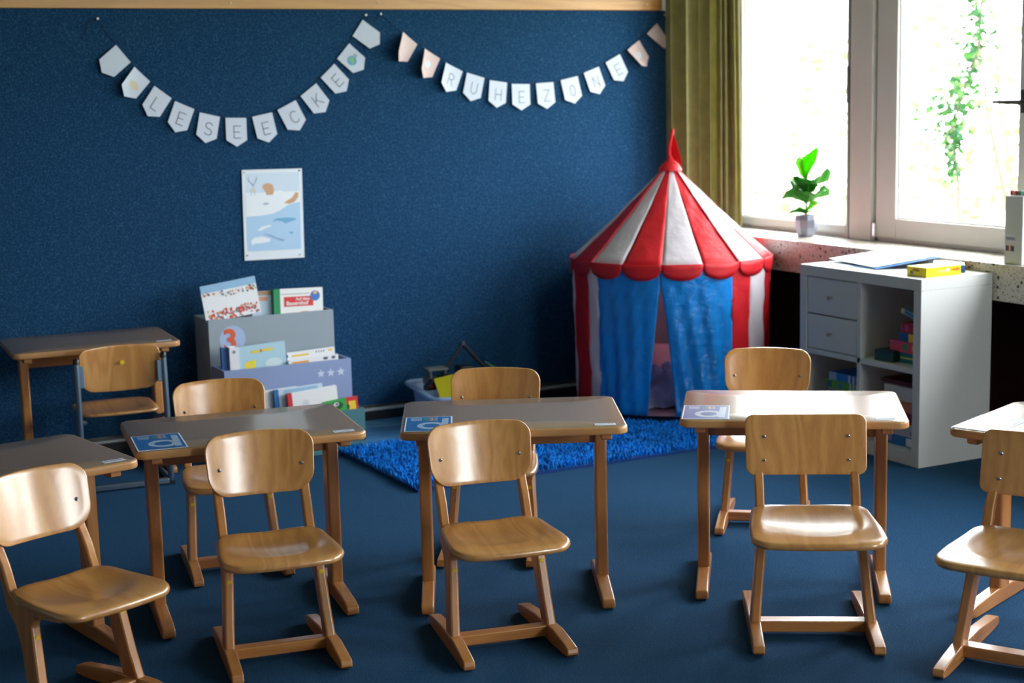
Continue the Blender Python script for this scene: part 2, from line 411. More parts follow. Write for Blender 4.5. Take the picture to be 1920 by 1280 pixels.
h = MB().box(-.036, -.018, -2.145, -2.10, 1.45, 1.55).tube([(-.03, -2.12, 1.497), (-.075, -2.12, 1.497)], .009)
h.tube([(-.075, -2.135, 1.496), (-.078, -2.08, 1.497), (-.082, -1.985, 1.499)], [.011, .010, .006])
h.build('window_handle', mat('dark_handle', (86, 84, 84), .35, .6), w2, bevel=.002)
MB().box(-.03, -.015, -1.165, -1.145, ZS+.02, ZS+.09).build('window_hinge', M_steel, w2, bevel=.003)

# outdoors
struct(MB().box(.4, 30, -25, 25, -1.2, -1.0).build('ground_outside', mat('lawn', (96, 118, 70), .9, var=.2, scale=3), smooth=False))
def leafmesh(mb, c, size, rnd):
    d = Vector((rnd.uniform(-1, 1), rnd.uniform(-1, 1), rnd.uniform(-1, .4))).normalized()
    s_ = d.cross(Vector((rnd.uniform(-1, 1), rnd.uniform(-1, 1), rnd.uniform(-1, 1)))).normalized(); nn = d.cross(s_)
    c = Vector(c); L = size; W = size*rnd.uniform(.55, .85)
    pts = [c, c+d*L*.3+s_*W*.5+nn*W*.1, c+d*L*.7+s_*W*.32+nn*W*.1, c+d*L, c+d*L*.7-s_*W*.32+nn*W*.1, c+d*L*.3-s_*W*.5+nn*W*.1, c+d*L*.5]
    mb.add(pts, [(0, 1, 6), (1, 2, 6), (2, 3, 6), (3, 4, 6), (4, 5, 6), (5, 0, 6)])
def shrub(name, label, cat, cx, cy, rx, ry, z0, z1, n, size, mats, seed, trunk=True):
    rnd = random.Random(seed); mb = MB()
    for i in range(n):
        t = rnd.random(); z = z0+(z1-z0)*rnd.random()
        k = math.sqrt(max(.05, 1-((z-(z0+z1)/2)/((z1-z0)/2))**4))
        a = rnd.uniform(0, 2*PI); q = math.sqrt(rnd.uniform(.2, 1))*k
        leafmesh(mb.mi(rnd.randrange(len(mats))), (cx+rx*q*math.cos(a), cy+ry*q*math.sin(a), z), size*rnd.uniform(.6, 1.3), rnd)
    root = thing(name, label, cat, (0, 0, 0))
    f = mb.build('foliage', mats, root, smooth=False); f['kind'] = 'stuff'
    st = MB()
    for k in range(5):
        a = k*1.3; st.tube([(cx, cy, -1.0), (cx+.1*math.cos(a), cy+.1*math.sin(a), z0+.2), (cx+rx*.5*math.cos(a), cy+ry*.5*math.sin(a), (z0+z1)/2), (cx+rx*.7*math.cos(a), cy+ry*.7*math.sin(a), z1-.3)], [.05, .035, .02, .008], 6)
    st.build('stem', mat('bark', (88, 76, 62), .8, var=.2), root)
    return root
LF = [mat('pale_leaf', (96, 104, 72), .6, trans=.5), mat('pale_leaf_2', (112, 100, 74), .6, trans=.5), mat('fresh_leaf', (92, 116, 66), .6, trans=.5)]
shrub('garden_shrub', 'pale sunlit shrub seen through the right-hand window pane', 'shrub', 6.4, 3.9, .9, 1.5, -.9, 3.6, 1500, .12, LF, 3)
shrub('garden_shrub', 'bleached bush far outside, behind the potted plant in the left window', 'shrub', 7.6, 8.2, 1.0, 1.6, -.9, 2.2, 420, .14, LF, 5)
# ivy hanging on a thin trunk
iv = MB(); rnd = random.Random(11)
path = [((2.55, .76, 2.75), .08), ((2.5, .80, 2.15), .06), ((2.5, .79, 1.93), .12), ((2.5, .78, 1.83), .10), ((2.5, .86, 1.68), .03), ((2.5, .93, 1.58), .15), ((2.5, .99, 1.48), .18), ((2.5, 1.03, 1.38), .17), ((2.5, 1.05, 1.30), .13), ((2.5, 1.00, 1.17), .07), ((2.5, 1.0, 1.05), .05), ((2.5, .98, .95), .05)]
for (a, ra), (c_, rc) in zip(path, path[1:]):
    L = (Vector(c_)-Vector(a)).length
    for i in range(int(L*420*(ra+rc)*4.5)+2):
        t = rnd.random(); p_ = Vector(a).lerp(Vector(c_), t); r_ = ra+(rc-ra)*t
        leafmesh(iv.mi(rnd.randrange(2)), p_+Vector((rnd.gauss(0, r_*.5), rnd.gauss(0, r_*.55), rnd.gauss(0, .03))), rnd.uniform(.035, .065), rnd)
ivy = thing('climbing_ivy', 'green ivy strand hanging outside the right-hand window', 'ivy')
f = iv.build('foliage', [mat('ivy_leaf', (50, 92, 34), .6, trans=.3, spec=.2), mat('ivy_leaf_2', (30, 68, 36), .6, trans=.3, spec=.2)], ivy, smooth=False); f['kind'] = 'stuff'
MB().tube([(2.6, .95, -1.0), (2.56, 1.0, .9), (2.52, 1.03, 1.3), (2.52, .8, 1.8), (2.56, .76, 2.8)], [.03, .012, .01, .01, .008], 6).build('stem', mat('bark', (120, 96, 70), .8), ivy)

# curtain in the corner
cb_ = MB(); N = 220; ZT = 2.60
def cpath(t):
    # from pinboard side to the window
    if t < .5: return (-.545+.30*t*2, -.10-.03*math.sin(t*6))
    return (-.245+.085*(t-.5)*2, -.13-.07*(t-.5)*2)
zs = [ZT, 2.3, 2.0, 1.7, 1.4, 1.1, .85]
vs = []
for j, z in enumerate(zs):
    for i in range(N+1):
        t = i/N; x, y = cpath(t)
        ph = 7.5*2*PI*t+.7*math.sin(3*t*2*PI); amp = .034*(1+.3*math.sin(17*t))
        sp = 1+.0*j
        x2 = x+.012*math.cos(ph)+(.03*max(0, t-.55)/.45*(j/6.))
        y2 = y-amp*math.sin(ph)
        vs.append((x2, y2, z))
fs = [(j*(N+1)+i, j*(N+1)+i+1, (j+1)*(N+1)+i+1, (j+1)*(N+1)+i) for j in range(len(zs)-1) for i in range(N)]
cb_.add(vs, fs)
cu = cb_.build('curtain', M_curt, angle=180); so = cu.modifiers.new('solid', 'SOLIDIFY'); so.thickness = .0015
tag(cu, 'olive green curtain hanging in the corner beside the left window', 'curtain')
rl = MB().tube([(-.60, -.14, 2.66), (-.2, -.14, 2.66), (-.09, -.25, 2.66), (-.09, -1.2, 2.66)], .012)
for k in range(9): rl.box(-.55+k*.05, -.546+k*.05, -.143, -.137, 2.61, 2.655)
for x, y in ((-.55, -.14), (-.09, -1.15)): rl.tube([(x, y, 2.66), (x, y, ZC)], .006, 6)
tag(rl.build('curtain_rail', M_white), 'white curtain rail fixed above the corner curtain', 'curtain rail')

# ------------------------------------------------------------------ chairs
def chair_proto(kind):
    S = kind == 'S'
    if S: g = dict(af=.152, ar=.141, L=.219, sw=.172, sf=-.205, sr=.088, sz=.335, bw=.161, bt=.613, bb=.441, by=.160)
    else: g = dict(af=.168, ar=.168, L=.256, sw=.189, sf=-.285, sr=.075, sz=.345, bw=.181, bt=.609, bb=.432, by=.138)
    root = thing('school_chair', '', 'chair', group='beech school chairs')
    sz, sf, sr, sw = g['sz'], g['sf'], g['sr'], g['sw']
    # seat
    D = sr-sf; out = []
    for (x, y) in rrect(2*sw, D, .05 if S else .05, 7, .055):
        f = (y+D/2)/D                                # 0 front .. 1 rear (y up = rear)
        k = 1-(.22 if S else .2)*max(0, f-.35)**1.3 if True else 1
        out.append((x*k, y-(.012*(1-(x/sw)**2) if y < 0 else 0)))
    def fs_(u, v, w):
        x, y = u, v+(sf+sr)/2
        q = max(0, 1-((u/(sw*.8))**2+((v-.03)/(D*.42))**2))
        z = sz-.013*q**.8 if q > 0 else sz
        z += .010*max(0, (v/(D/2)))**2 - .006*max(0, -v/(D/2))**3
        return (x, y, z+w)
    MB().plate(out, fs_, .022, .010, 12).build('seat', M_seat, root, angle=80)
    # backrest
    bw, bt, bb = g['bw'], g['bt'], g['bb']; H = bt-bb
    if S: o2 = rrect(2*bw, H, .042, 7, .06, taper=.06, bulge=.006)
    else: o2 = rrect(2*bw, H, .026, 6, .026, taper=.01)
    cv = .034 if S else .006
    ti = .22
    def fb(u, v, w):
        y = g['by']+v*ti-cv*(u/bw)**2+cv*.45
        return (u, y-w, (bt+bb)/2+v)
    MB().plate([(a, b_) for a, b_ in o2], lambda u, v, w: fb(u, v, w+.0), .011, .004, 8).build('backrest', M_chair, root, angle=80)
    # legs: side boards with bracket and post
    for s_ in (-1, 1):
        ax = (g['af']+g['ar'])/2; xt = .128 if S else .142
        P = [(-.062, .03), (-.035, .12), (-.004, .262), (-.02, .286), (-.13, .293), (-.14, .312), (.062, .314), (.092, .335), (.118, .40), (.146, .445), (.1680, .50), (.1755, .552), (.193, .552), (.186, .50), (.166, .43), (.128, .35), (.108, .285), (.07, .25), (.045, .20), (.02, .10), (.005, .03)]
        if not S: P = [(y-.045 if z < .30 else y-.030+(.006 if z > .44 else 0), z) for y, z in P]
        def px(z, off):
            k = max(0, (.30-z)/.27); return s_*(xt+(ax-xt)*k+off)
        MB().prism(P, lambda y, z: (px(z, -.014), y, z), lambda y, z: (px(z, .014), y, z)).build('leg', M_frame, root, bevel=.007, seg=3)
        L = g['L']; af, ar = g['af'], g['ar']
        Rn = [(-L, .004), (-L-.004, .012), (-L, .028), (-L+.03, .034), (-.10, .048), (.06, .048), (L-.03, .036), (L, .028), (L+.004, .014), (L, .004), (L-.04, 0), (-L+.04, 0)]
        def rx(y, off): return s_*(ar+(af-ar)*(L-y)/(2*L)+off)
        MB().prism(Rn, lambda y, z: (rx(y, -.017), y, z), lambda y, z: (rx(y, .017), y, z)).build('runner', M_frame_y, root, bevel=.006, seg=3)
        dz = .25
        if S: MB().lathe([(.0065, 0), (.0065, -.0015), (.001, -.0018)], (px(dz-.02, 0), -.0108, dz-.02), 12, 'Y').build('sticker', M_yel, root)
        MB().box(s_*.128-.02, s_*.128+.02, -.125, -.085, .306, .3135).build('seat_clip', M_steel if S else M_black, root, bevel=.002)
    yb = -.035 if S else -.07
    MB().box(-ax+.012, ax-.012, yb-.02, yb+.02 if S else yb+.03, .012, .046).build('crossbar', M_frame_x, root, bevel=.005)
    if S: MB().box(-.12, .12, .028, .046, .278, .312).build('seat_rail', M_frame_x, root, bevel=.003)
    zz = ((.518,),) if S else ((.545,), (.475,))
    for (z,) in zz:
        for s_ in (-1, 1):
            x = s_*(.122 if S else .125)
            f = fb(x, z-(bt+bb)/2, 0)
            MB().lathe([(.0058, .002), (.0058, -.0015), (.004, -.0035), (.0005, -.004)], f, 12, 'Y').build('screw', M_steel, root)
    return root

PS = chair_proto('S'); PB = chair_proto('B')
chairs = [
 (PS, (-3.158, -3.181), -.185, 'beech school chair pushed against the middle desk, its front-row side'),
 (PS, (-3.753, -2.938), -.154, 'beech school chair in front of the left-centre desk, strong vertical grain on backrest'),
 (PS, (-4.338, -3.059), .388, 'beech chair cut off at the lower left corner, backrest with bright glare'),
 (PS, (-3.590, -2.024), -.151, 'beech school chair behind the desk left of the middle one, beside the book crates'),
 (PS, (-2.750, -2.352), -.596, 'beech school chair behind the middle desk, in front of the toy tub and blue rug'),
 (PS, (-1.728, -2.556), -.693, 'honey-brown beech chair behind the bright right desk, beside the circus tent'),
 (PB, (-2.316, -3.562), -.566, 'larger beech chair with four-screw rectangular backrest and shining seat'),
 (PB, (-1.989, -4.101), -1.059, 'beech chair cut off by the right picture edge, four-screw backrest, seen at an angle'),
]
used = set()
for pr, (x, y), rz, lab in chairs:
    if pr not in used:
        pr.location = (x, y, 0); pr.rotation_euler = (0, 0, rz); pr['label'] = lab; used.add(pr)
    else: dup(pr, (x, y, 0), rz, lab)

# steel framed chair at the far desk, seen from behind
t = thing('steel_frame_chair', 'beech chair on a grey steel skid frame with yellow dot, at the far left desk', 'chair', (-3.632, -.735, 0), -.08)
for s_ in (-1, 1):
    MB().tube([(s_*.176, .0, .545), (s_*.178, -.006, .30), (s_*.18, .0, .04), (s_*.18, .012, .018), (s_*.18, .05, .014)], .0125, 12).build('post', M_tube, t)
    MB().lathe([(.0135, .540), (.0135, .556), (.009, .563), (.002, .565)], (s_*.176, 0, 0), 12).build('end_cap', M_black, t)
    MB().tube([(s_*.18, .045, .014), (s_*.18, .29, .014), (s_*.165, .305, .014)], .0125, 12).build('runner', M_tube, t)
    MB().box(s_*.160-.012, s_*.160+.012, -.006, .006, .44, .53).build('back_bracket', mat('bracket_grey', (120, 150, 176), .4, .4), t, bevel=.003)
    MB().box(s_*.18-.016, s_*.18+.016, -.01, .07, 0, .012).build('glider', M_black, t, bevel=.003)
    MB().tube([(s_*.178, 0, .30), (s_*.15, .05, .285), (s_*.14, .33, .285)], .010, 10).build('seat_support', M_tube, t)
MB().box(-.17, .17, -.014, .012, .004, .028).build('crossbar', M_tube, t, bevel=.005)
MB().plate(rrect(.328, .172, .03, 6, .05, taper=.03, bulge=.012), lambda u, v, w: (u, .012+.018*(u/.15)**2*-1+.02-v*.12+w*-1, .505+v), .010, .004).build('backrest', M_chair, t, angle=80)
MB().lathe([(.009, 0), (.009, -.0015), (.001, -.0018)], (.01, .0165, .530), 14, 'Y').build('sticker', M_yel, t)
MB().plate(rrect(.33, .31, .06, 7, .05, bulge=.015), lambda u, v, w: (u, .205+v, .318-.012*max(0, 1-(u/.14)**2-(v/.13)**2)+w+.0*u), .012, .005, 10).build('seat', M_seat, t, angle=80)

# ------------------------------------------------------------------ desks
W, D_, H_ = .692, .504, .580
def desk_proto():
    root = thing('school_desk', '', 'desk', group='beech school desks')
    o = rrect(W, D_, .035, 7)
    MB().plate(o, lambda u, v, w: (u, v, H_-.0006+w), .024, .006, 3).build('edge_band', M_edge, root, angle=60)
    o2 = rrect(W-.012, D_-.012, .030, 7)
    MB().plate(o2, lambda u, v, w: (u, v, H_+w), .0015, .0006, 2).build('tabletop', M_lam, root, angle=60)
    for s_ in (-1, 1):
        x = s_*.28
        MB().prism([(-.036, .03), (-.036, .53), (.036, .53), (.036, .03)], lambda y, z: (x-.019, y, z), lambda y, z: (x+.019, y, z)).build('leg', M_frame, root, bevel=.008, seg=3)
        Rn = [(-.2376, .004), (-.2420, .016), (-.2376, .032), (-.20, .040), (-.05, .050), (.05, .050), (.17, .040), (.20, .030), (.203, .014), (.20, .004), (.17, 0), (-.20, 0)]
        MB().prism(Rn, lambda y, z: (x-.020, y, z), lambda y, z: (x+.020, y, z)).build('runner', M_frame_y, root, bevel=.006, seg=3)
        MB().prism([(-.215, .534), (-.205, .530), (.2, .530), (.215, .536), (.215, .5554), (-.215, .5554)], lambda y, z: (x-.016+s_*.003, y, z), lambda y, z: (x+.016+s_*.003, y, z)).build('support_arm', M_frame_y, root, bevel=.003)
    MB().box(-.262, .262, -.012, .010, .480, .5554).build('apron', M_frame_x, root, bevel=.003)
    nl = MB().box(.247, .311, -.226, -.199, H_+.0004, H_+.0012).build('name_label', M_paper, root, smooth=False); nl['label'] = 'white name label'
    k = MB(); rndd = random.Random(4)
    for i in range(9):
        x = .252+i*.006; k.box(x, x+.004, -.2145, -.2105+rndd.uniform(0, .003), H_+.0012, H_+.0015)
    k.build('lettering', M_ink, nl, smooth=False)
    return root
PD = desk_proto()
desks = [
 ((-2.893, -2.784), -.449, 'school desk in the middle of the room, matt grey-brown top with a small chip'),
 ((-3.687, -2.478), -.150, 'school desk left of the middle one, dark brown top with blue letter card'),
 ((-2.086, -3.173), -.634, 'school desk with brightly shining white-glare top in front of the white cube shelf'),
 ((-4.460, -2.581), .189, 'school desk cut off by the left picture edge, only its right half seen'),
 ((-3.666, -.334), -.063, 'school desk standing alone by the blue felt wall at the far left'),
 ((-1.567, -3.933), -1.19, 'school desk cut off by the right picture edge, only one corner seen'),
]
for i, ((x, y), rz, lab) in enumerate(desks):
    if i == 0: PD.location = (x, y, 0); PD.rotation_euler = (0, 0, rz); PD['label'] = lab
    else: dup(PD, (x, y, 0), rz, lab)

def card_proto():
    cw, cd = .146, .214
    mb = MB()
    mb.mi(0).box(0, cw, 0, cd, 0, .0012)
    f = lambda u, v: (u*cw, v*cd, .0016)
    mb.mi(1); poly(mb, [(.03, .02), (.97, .02), (.97, .98), (.03, .98)], lambda u, v: (u*cw, v*cd, .0014))
    mb.mi(2)
    # letter: ring and stem
    n = 28; cx, cy, rx, ry, k = .56, .36, .30, .24, .60
    for i in range(n):
        a, b_ = 2*PI*i/n, 2*PI*(i+1)/n
        if True:
            mb.add([f(cx+rx*math.cos(a), cy+ry*math.sin(a)), f(cx+rx*math.cos(b_), cy+ry*math.sin(b_)), f(cx+rx*k*math.cos(b_), cy+ry*k*.9*math.sin(b_)), f(cx+rx*k*math.cos(a), cy+ry*k*.9*math.sin(a))], [(0, 1, 2, 3)])
    poly(mb, [(.76, .12), (.90, .12), (.93, .86), (.79, .86)], lambda u, v: (u*cw, v*cd, .0018))
    cols = [3, 2, 3, 2, 2, 3, 4, 4, 5, 6, 5, 3]
    for i, c_ in enumerate(cols):
        u = .12+i*.048
        if i == 5: continue
        mb.mi(c_)
        for j in range(2): poly(mb, [(u+j*.022, .72-.02*(i % 2)), (u+j*.022+.012, .72-.02*(i % 2)), (u+j*.022+.012, .92), (u+j*.022, .92)], lambda a, b_: (a*cw, b_*cd, .0016))
    o = mb.build('letter_card', [M_paper, mat('card_blue', (36, 112, 190), .3, coat=.9), mat('card_pale', (190, 212, 240), .3, coat=.9), C(150, 180, 220), C(60, 150, 110), C(190, 130, 100), C(210, 190, 120)], smooth=False)
    return o
PC = card_proto()
cards = [(1, (-.338, -.236), 'blue letter card lying on the desk left of the middle one'),
         (0, (-.334, -.236), 'blue letter card on the middle desk, half hidden by a chair back'),
         (2, (-.340, -.238), 'blue letter card nearly lost in the glare of the bright desk'),
         (5, (-.340, -.236), 'blue letter card on the cut-off desk at the right picture edge')]
for i, (d, (lx, ly), lab) in enumerate(cards):
    (x, y), rz, _ = desks[d]; c_, s_ = math.cos(rz), math.sin(rz)
    o = PC if i == 0 else PC.copy()
    if i: COL.objects.link(o)
    o.location = (x+c_*lx-s_*ly, y+s_*lx+c_*ly, H_+.0006); o.rotation_euler = (0, 0, rz)
    tag(o, lab, 'card', 'letter cards on the desks')

# ------------------------------------------------------------------ bunting
FL = [(-3.388, 1.842, -3.327, 1.765), (-3.314, 1.745, -3.244, 1.678), (-3.226, 1.659, -3.15, 1.602), (-3.135, 1.589, -3.047, 1.55), (-3.023, 1.535, -2.928, 1.512), (-2.903, 1.507, -2.803, 1.504), (-2.774, 1.508, -2.676, 1.526), (-2.649, 1.536, -2.556, 1.58), (-2.531, 1.598, -2.45, 1.657), (-2.426, 1.682, -2.354, 1.747), (-2.339, 1.77, -2.274, 1.842), (-2.255, 1.876, -2.2, 1.952)]
FR = [(-2.0, 1.894, -1.916, 1.835), (-1.885, 1.814, -1.796, 1.765), (-1.769, 1.745, -1.674, 1.701), (-1.651, 1.695, -1.554, 1.667), (-1.525, 1.656, -1.427, 1.642), (-1.401, 1.635, -1.298, 1.632), (-1.262, 1.635, -1.16, 1.64), (-1.117, 1.648, -1.016, 1.668), (-0.979, 1.683, -0.888, 1.714), (-0.846, 1.735, -0.759, 1.777), (-0.721, 1.796, -0.639, 1.847), (-0.602, 1.878, -0.526, 1.934)]
def bunting(flags, letters, pins, mains, label, curls, ink, pre, post):
    root = thing('bunting', label, 'bunting', (flags[0][0], 0, flags[0][1]))
    ox, oz = root.location.x, root.location.z
    for i, ((x0, z0, x1, z1), ch) in enumerate(zip(flags, letters)):
        wd = math.hypot(x1-x0, z1-z0); ux, uz = (x1-x0)/wd, (z1-z0)/wd; vx, vz = uz, -ux     # v downwards
        cu_ = curls.get(i, (0, 0))
        def f(u, v, e=0.):
            # u,v in metres; curl lifts off the wall at left/right lower side
            c_ = u/wd-.5; s_ = v/.13
            lift = .003+.010*s_+ (cu_[0]*max(0, .5-c_)**2+cu_[1]*max(0, .5+c_)**2)*(.35+s_)
            sh = (cu_[0]*max(0, .5-c_)**2*.30-cu_[1]*max(0, .5+c_)**2*.30)*(.1+s_)
            return (x0+ux*(u+sh)+vx*v-ox, -.004-lift-e, z0+uz*(u+sh)+vz*v-oz)
        mb = MB(); nu, nv = 8, 8
        vs, fs = [], []
        for b_ in (0, -.0008):
            for j in range(nv+1):
                for k in range(nu+1):
                    u = wd*k/nu; dep = .103+.03*(1-abs(2*k/nu-1))
                    vs.append(f(u, dep*j/nv, b_))
        n1_ = (nu+1)*(nv+1)
        for j in range(nv):
            for k in range(nu):
                a = j*(nu+1)+k; fs += [(a, a+1, a+nu+2, a+nu+1), (n1_+a, n1_+a+nu+1, n1_+a+nu+2, n1_+a+1)]
        ed = [k for k in range(nu+1)]+[j*(nu+1)+nu for j in range(1, nv+1)]+[nv*(nu+1)+k for k in range(nu-1, -1, -1)]+[j*(nu+1) for j in range(nv-1, 0, -1)]
        for a, b_ in zip(ed, ed[1:]+ed[:1]): fs.append((a, b_, n1_+b_, n1_+a))
        mb.add(vs, fs)
        fl = mb.build('flag', mains[i], root, angle=60)
        if ch in STROKES:
            lm = MB(); h_ = .056; w_ = h_*.95
            for st in STROKES[ch]:
                ribbon(lm, [(p[0]*w_+wd/2-.3*w_+.004, -(p[1]*h_)+.094) for p in st], .0032, lambda u, v: f(u, v, .0009))
            o = lm.build('letter', ink, fl, smooth=False)
        elif ch == 'sun':
            lm = MB()
            for k in range(9):
                u = .026+k*.006; ribbon(lm.mi(k % 2), [(u, .045+.012*abs(k-4)/4), (u+.004, .085-.01*abs(k-4)/4)], .003, lambda a, b_: f(a, b_, .0009))
            lm.build('drawing', [C(236, 214, 150), C(240, 196, 160)], fl, smooth=False)
        elif ch == 'globe':
            lm = MB(); disc(lm.mi(0), .042, .062, .022, .024, lambda a, b_: f(a, b_, .0009)); disc(lm.mi(1), .046, .058, .010, .014, lambda a, b_: f(a, b_, .0014), 9); disc(lm.mi(1), .034, .070, .006, .007, lambda a, b_: f(a, b_, .0014), 7)
            ribbon(lm.mi(2), [(.062, .060), (.074, .050), (.068, .068), (.080, .062)], .002, lambda a, b_: f(a, b_, .0009))
            lm.build('drawing', [C(96, 160, 214), C(130, 190, 120), M_ink], fl, smooth=False)
        elif ch == 'face':
            lm = MB(); disc(lm.mi(0), .045, .060, .020, .016, lambda a, b_: f(a, b_, .0009)); disc(lm.mi(1), .038, .056, .003, .003, lambda a, b_: f(a, b_, .0015), 8); disc(lm.mi(1), .056, .064, .003, .003, lambda a, b_: f(a, b_, .0015), 8)
            ribbon(lm.mi(1), [(.030, .085), (.045, .092)], .0015, lambda a, b_: f(a, b_, .0009))
            lm.build('drawing', [M_paper, C(120, 126, 140)], fl, smooth=False)
    pts = [(x, -.006, z) for x, z in pre]
    for x0, z0, x1, z1 in flags: pts += [(x0, -.006, z0), (x1, -.006, z1)]
    pts += [(x, -.006, z) for x, z in post]
    MB().tube([(p_[0]-ox, p_[1], p_[2]-oz) for p_ in pts], .0013, 6).build('cord', M_cord, root)
    for x, z in pins: MB().lathe([(.002, 0), (.002, -.006), (.0055, -.007), (.0055, -.012), (.002, -.0135)], (x-ox, 0, z-oz), 10, 'Y').build('pin', M_pin, root)
    return root
bunting(FL, ['', 'sun', 'L', 'E', 'S', 'E', 'E', 'C', 'K', 'E', 'globe', ''], [(-3.463, 1.956), (-2.183, 1.974)], [M_paper]*12,
        'white pennant bunting spelling LESEECKE on the blue felt wall', {1: (.02, 0)}, M_ink,
        [(-3.515, 1.86), (-3.521, 1.893), (-3.507, 1.938), (-3.463, 1.954), (-3.43, 1.90)], [(-2.183, 1.972), (-2.172, 1.949), (-2.160, 1.940)])
bunting(FR, ['', 'face', 'R', 'U', 'H', 'E', 'Z', 'O', 'N', 'E', 'face', ''], [(-2.106, 1.979), (-.477, 1.977)], [M_pink, M_pink]+[M_paper]*8+[M_pink, M_pink],
        'white and pink pennant bunting spelling RUHEZONE, right of the other one', {0: (.055, 0), 1: (.045, 0), 2: (.02, 0), 10: (.04, 0), 11: (.05, 0)}, M_ink2,
        [(-2.145, 1.938), (-2.106, 1.977)], [(-.477, 1.975)])

# poster
PW, PH = .297, .425
pt = thing('poster', 'polar animals poster pinned to the blue felt wall above the book box', 'poster', (-2.844, -.003, .838)); pt.rotation_euler = (0, math.radians(.9), 0)
mb = MB()
f0 = lambda u, v: (u*PW, -.003-.004*math.sin(PI*v)*0-.002, v*PH)
mb.mi(0).box(0, PW, -.004, -.002, 0, PH)
sheet = mb.build('sheet', mat('poster_paper', (226, 234, 244), .6), pt, bevel=0, smooth=False)
mb = MB(); e = [0]
def lay(k): return lambda u, v: (u*PW, -.0042-.0003*k, v*PH)
poly(mb.mi(0), [(.05, .10), (.95, .10), (.95, .96), (.05, .96)], lay(0))
poly(mb.mi(1), [(.05, .10), (.95, .10), (.95, .63), (.75, .60), (.62, .545), (.50, .51), (.30, .49), (.05, .485)], lay(1))
poly(mb.mi(2), [(.05, .485), (.30, .49), (.50, .51), (.62, .545), (.75, .60), (.95, .63), (.95, .75), (.70, .745), (.62, .765), (.40, .745), (.05, .75)], lay(2))
poly(mb.mi(3), [(.34, .80), (.35, .835), (.42, .85), (.50, .83), (.52, .77), (.50, .72), (.46, .715), (.42, .72), (.40, .71), (.38, .75)], lay(3))
poly(mb.mi(3), [(.68, .62), (.74, .65), (.82, .68), (.88, .74), (.93, .73), (.92, .68), (.86, .63), (.78, .61)], lay(3))
for st in ([(.18, .83), (.11, .88), (.10, .92)], [(.18, .83), (.23, .88), (.24, .92)], [(.18, .83), (.18, .78)], [(.15, .77), (.14, .72)], [(.20, .77), (.20, .72)]): ribbon(mb.mi(4), st, .012, lay(3))
disc(mb.mi(5), .17, .775, .045, .022, lay(4)); disc(mb.mi(2), .20, .60, .09, .05, lay(3)); disc(mb.mi(4), .38, .62, .05, .012, lay(4))
poly(mb.mi(6), [(.50, .44), (.55, .455), (.72, .46), (.86, .45), (.88, .43), (.80, .415), (.70, .395), (.62, .42), (.54, .43), (.49, .42)], lay(3))
poly(mb.mi(2), [(.22, .33), (.30, .37), (.42, .385), (.47, .37), (.38, .355), (.28, .325)], lay(3))
poly(mb.mi(7), [(.30, .29), (.42, .28), (.56, .235), (.66, .215), (.68, .235), (.66, .20), (.63, .195), (.50, .235), (.38, .27)], lay(3))
poly(mb.mi(2), [(.11, .21), (.16, .25), (.30, .26), (.44, .23), (.42, .20), (.30, .185), (.18, .185), (.13, .17)], lay(3))
poly(mb.mi(6), [(.75, .30), (.83, .295), (.80, .27), (.77, .275)], lay(3))
mb.build('picture', [C(206, 222, 240), C(172, 206, 238), C(232, 238, 246), C(206, 160, 122), C(170, 186, 206), C(214, 206, 200), C(110, 172, 214), C(140, 168, 208)], sheet, smooth=False)
for i, (x, z, m_) in enumerate(((.012, PH-.012, C(210, 214, 150)), (PW-.014, PH-.010, C(40, 70, 96)), (.012, .024, C(110, 120, 130)), (PW-.02, .016, C(200, 206, 216)))):
    MB().lathe([(.004, -.004), (.004, -.007), (.001, -.008)], (x, 0, z), 10, 'Y').build('pin', m_, pt)

# ------------------------------------------------------------------ book boxes (three stepped crates on one stand)
BX0, BX1 = -3.11, -2.505
bc = thing('book_crate_stand', 'three-tier stepped book crate, grey, periwinkle and teal, against the felt wall', 'book stand', (BX0, 0, 0))
def crate(x0, x1, yb, yf, z0, z1, m, name):
    t_ = .012; w = x1-x0
    b_ = MB().box(0, w, yf, yf+t_, z0, z1).box(0, w, yb-t_, yb, z0, z1+.0).box(0, t_, yf+t_, yb-t_, z0, z1).box(w-t_, w, yf+t_, yb-t_, z0, z1).box(t_, w-t_, yf+t_, yb-t_, z0, z0+t_)
    return b_.build(name, m, bc, bevel=.002)
m1_ = mat('crate_grey', (150, 164, 176), .55); m2_ = mat('crate_periwinkle', (140, 158, 200), .55); m3_ = mat('crate_teal', (70, 124, 132), .55)
crate(BX0, BX1, -.035, -.25, 0, .605, m1_, 'back_crate')['label'] = 'grey crate with the number 3'
crate(BX0, BX1, -.262, -.45, 0, .400, m2_, 'middle_crate')['label'] = 'periwinkle crate with three stars'
crate(BX0, BX1, -.462, -.595, 0, .190, m3_, 'front_crate')['label'] = 'teal crate with a dashed stripe'
mb = MB(); disc(mb, -3.0-BX0, .51, .062, .062, lambda u, v: (u, -.2512, v), 32); mb.build('number_disc', C(168, 190, 226), bc, smooth=False)
text('number', '3', .135, C(222, 92, 50), bc, frame((-3.045-BX0, -.2522, .462), (1, 0, 0), (0, 0, 1)), bold=.004)
mb = MB()
for x in (-2.655, -2.607, -2.558): star(mb, x-BX0, .343, .021, lambda u, v: (u, -.4512, v))
mb.build('stars', C(206, 218, 238), bc, smooth=False)
mb = MB()
star(mb, -.17, .50, .030, lambda u, v: (-.0012, u, v)); disc(mb, -.14, .38, .02, .02, lambda u, v: (-.0012, u, v), 12)
mb.build('side_stars', C(150, 148, 150), bc, smooth=False)
mb = MB()
mb.mi(0); poly(mb, [(0, .045), (BX1-BX0, .045), (BX1-BX0, .062), (0, .062)], lambda u, v: (u, -.5962, v))
mb.mi(1)
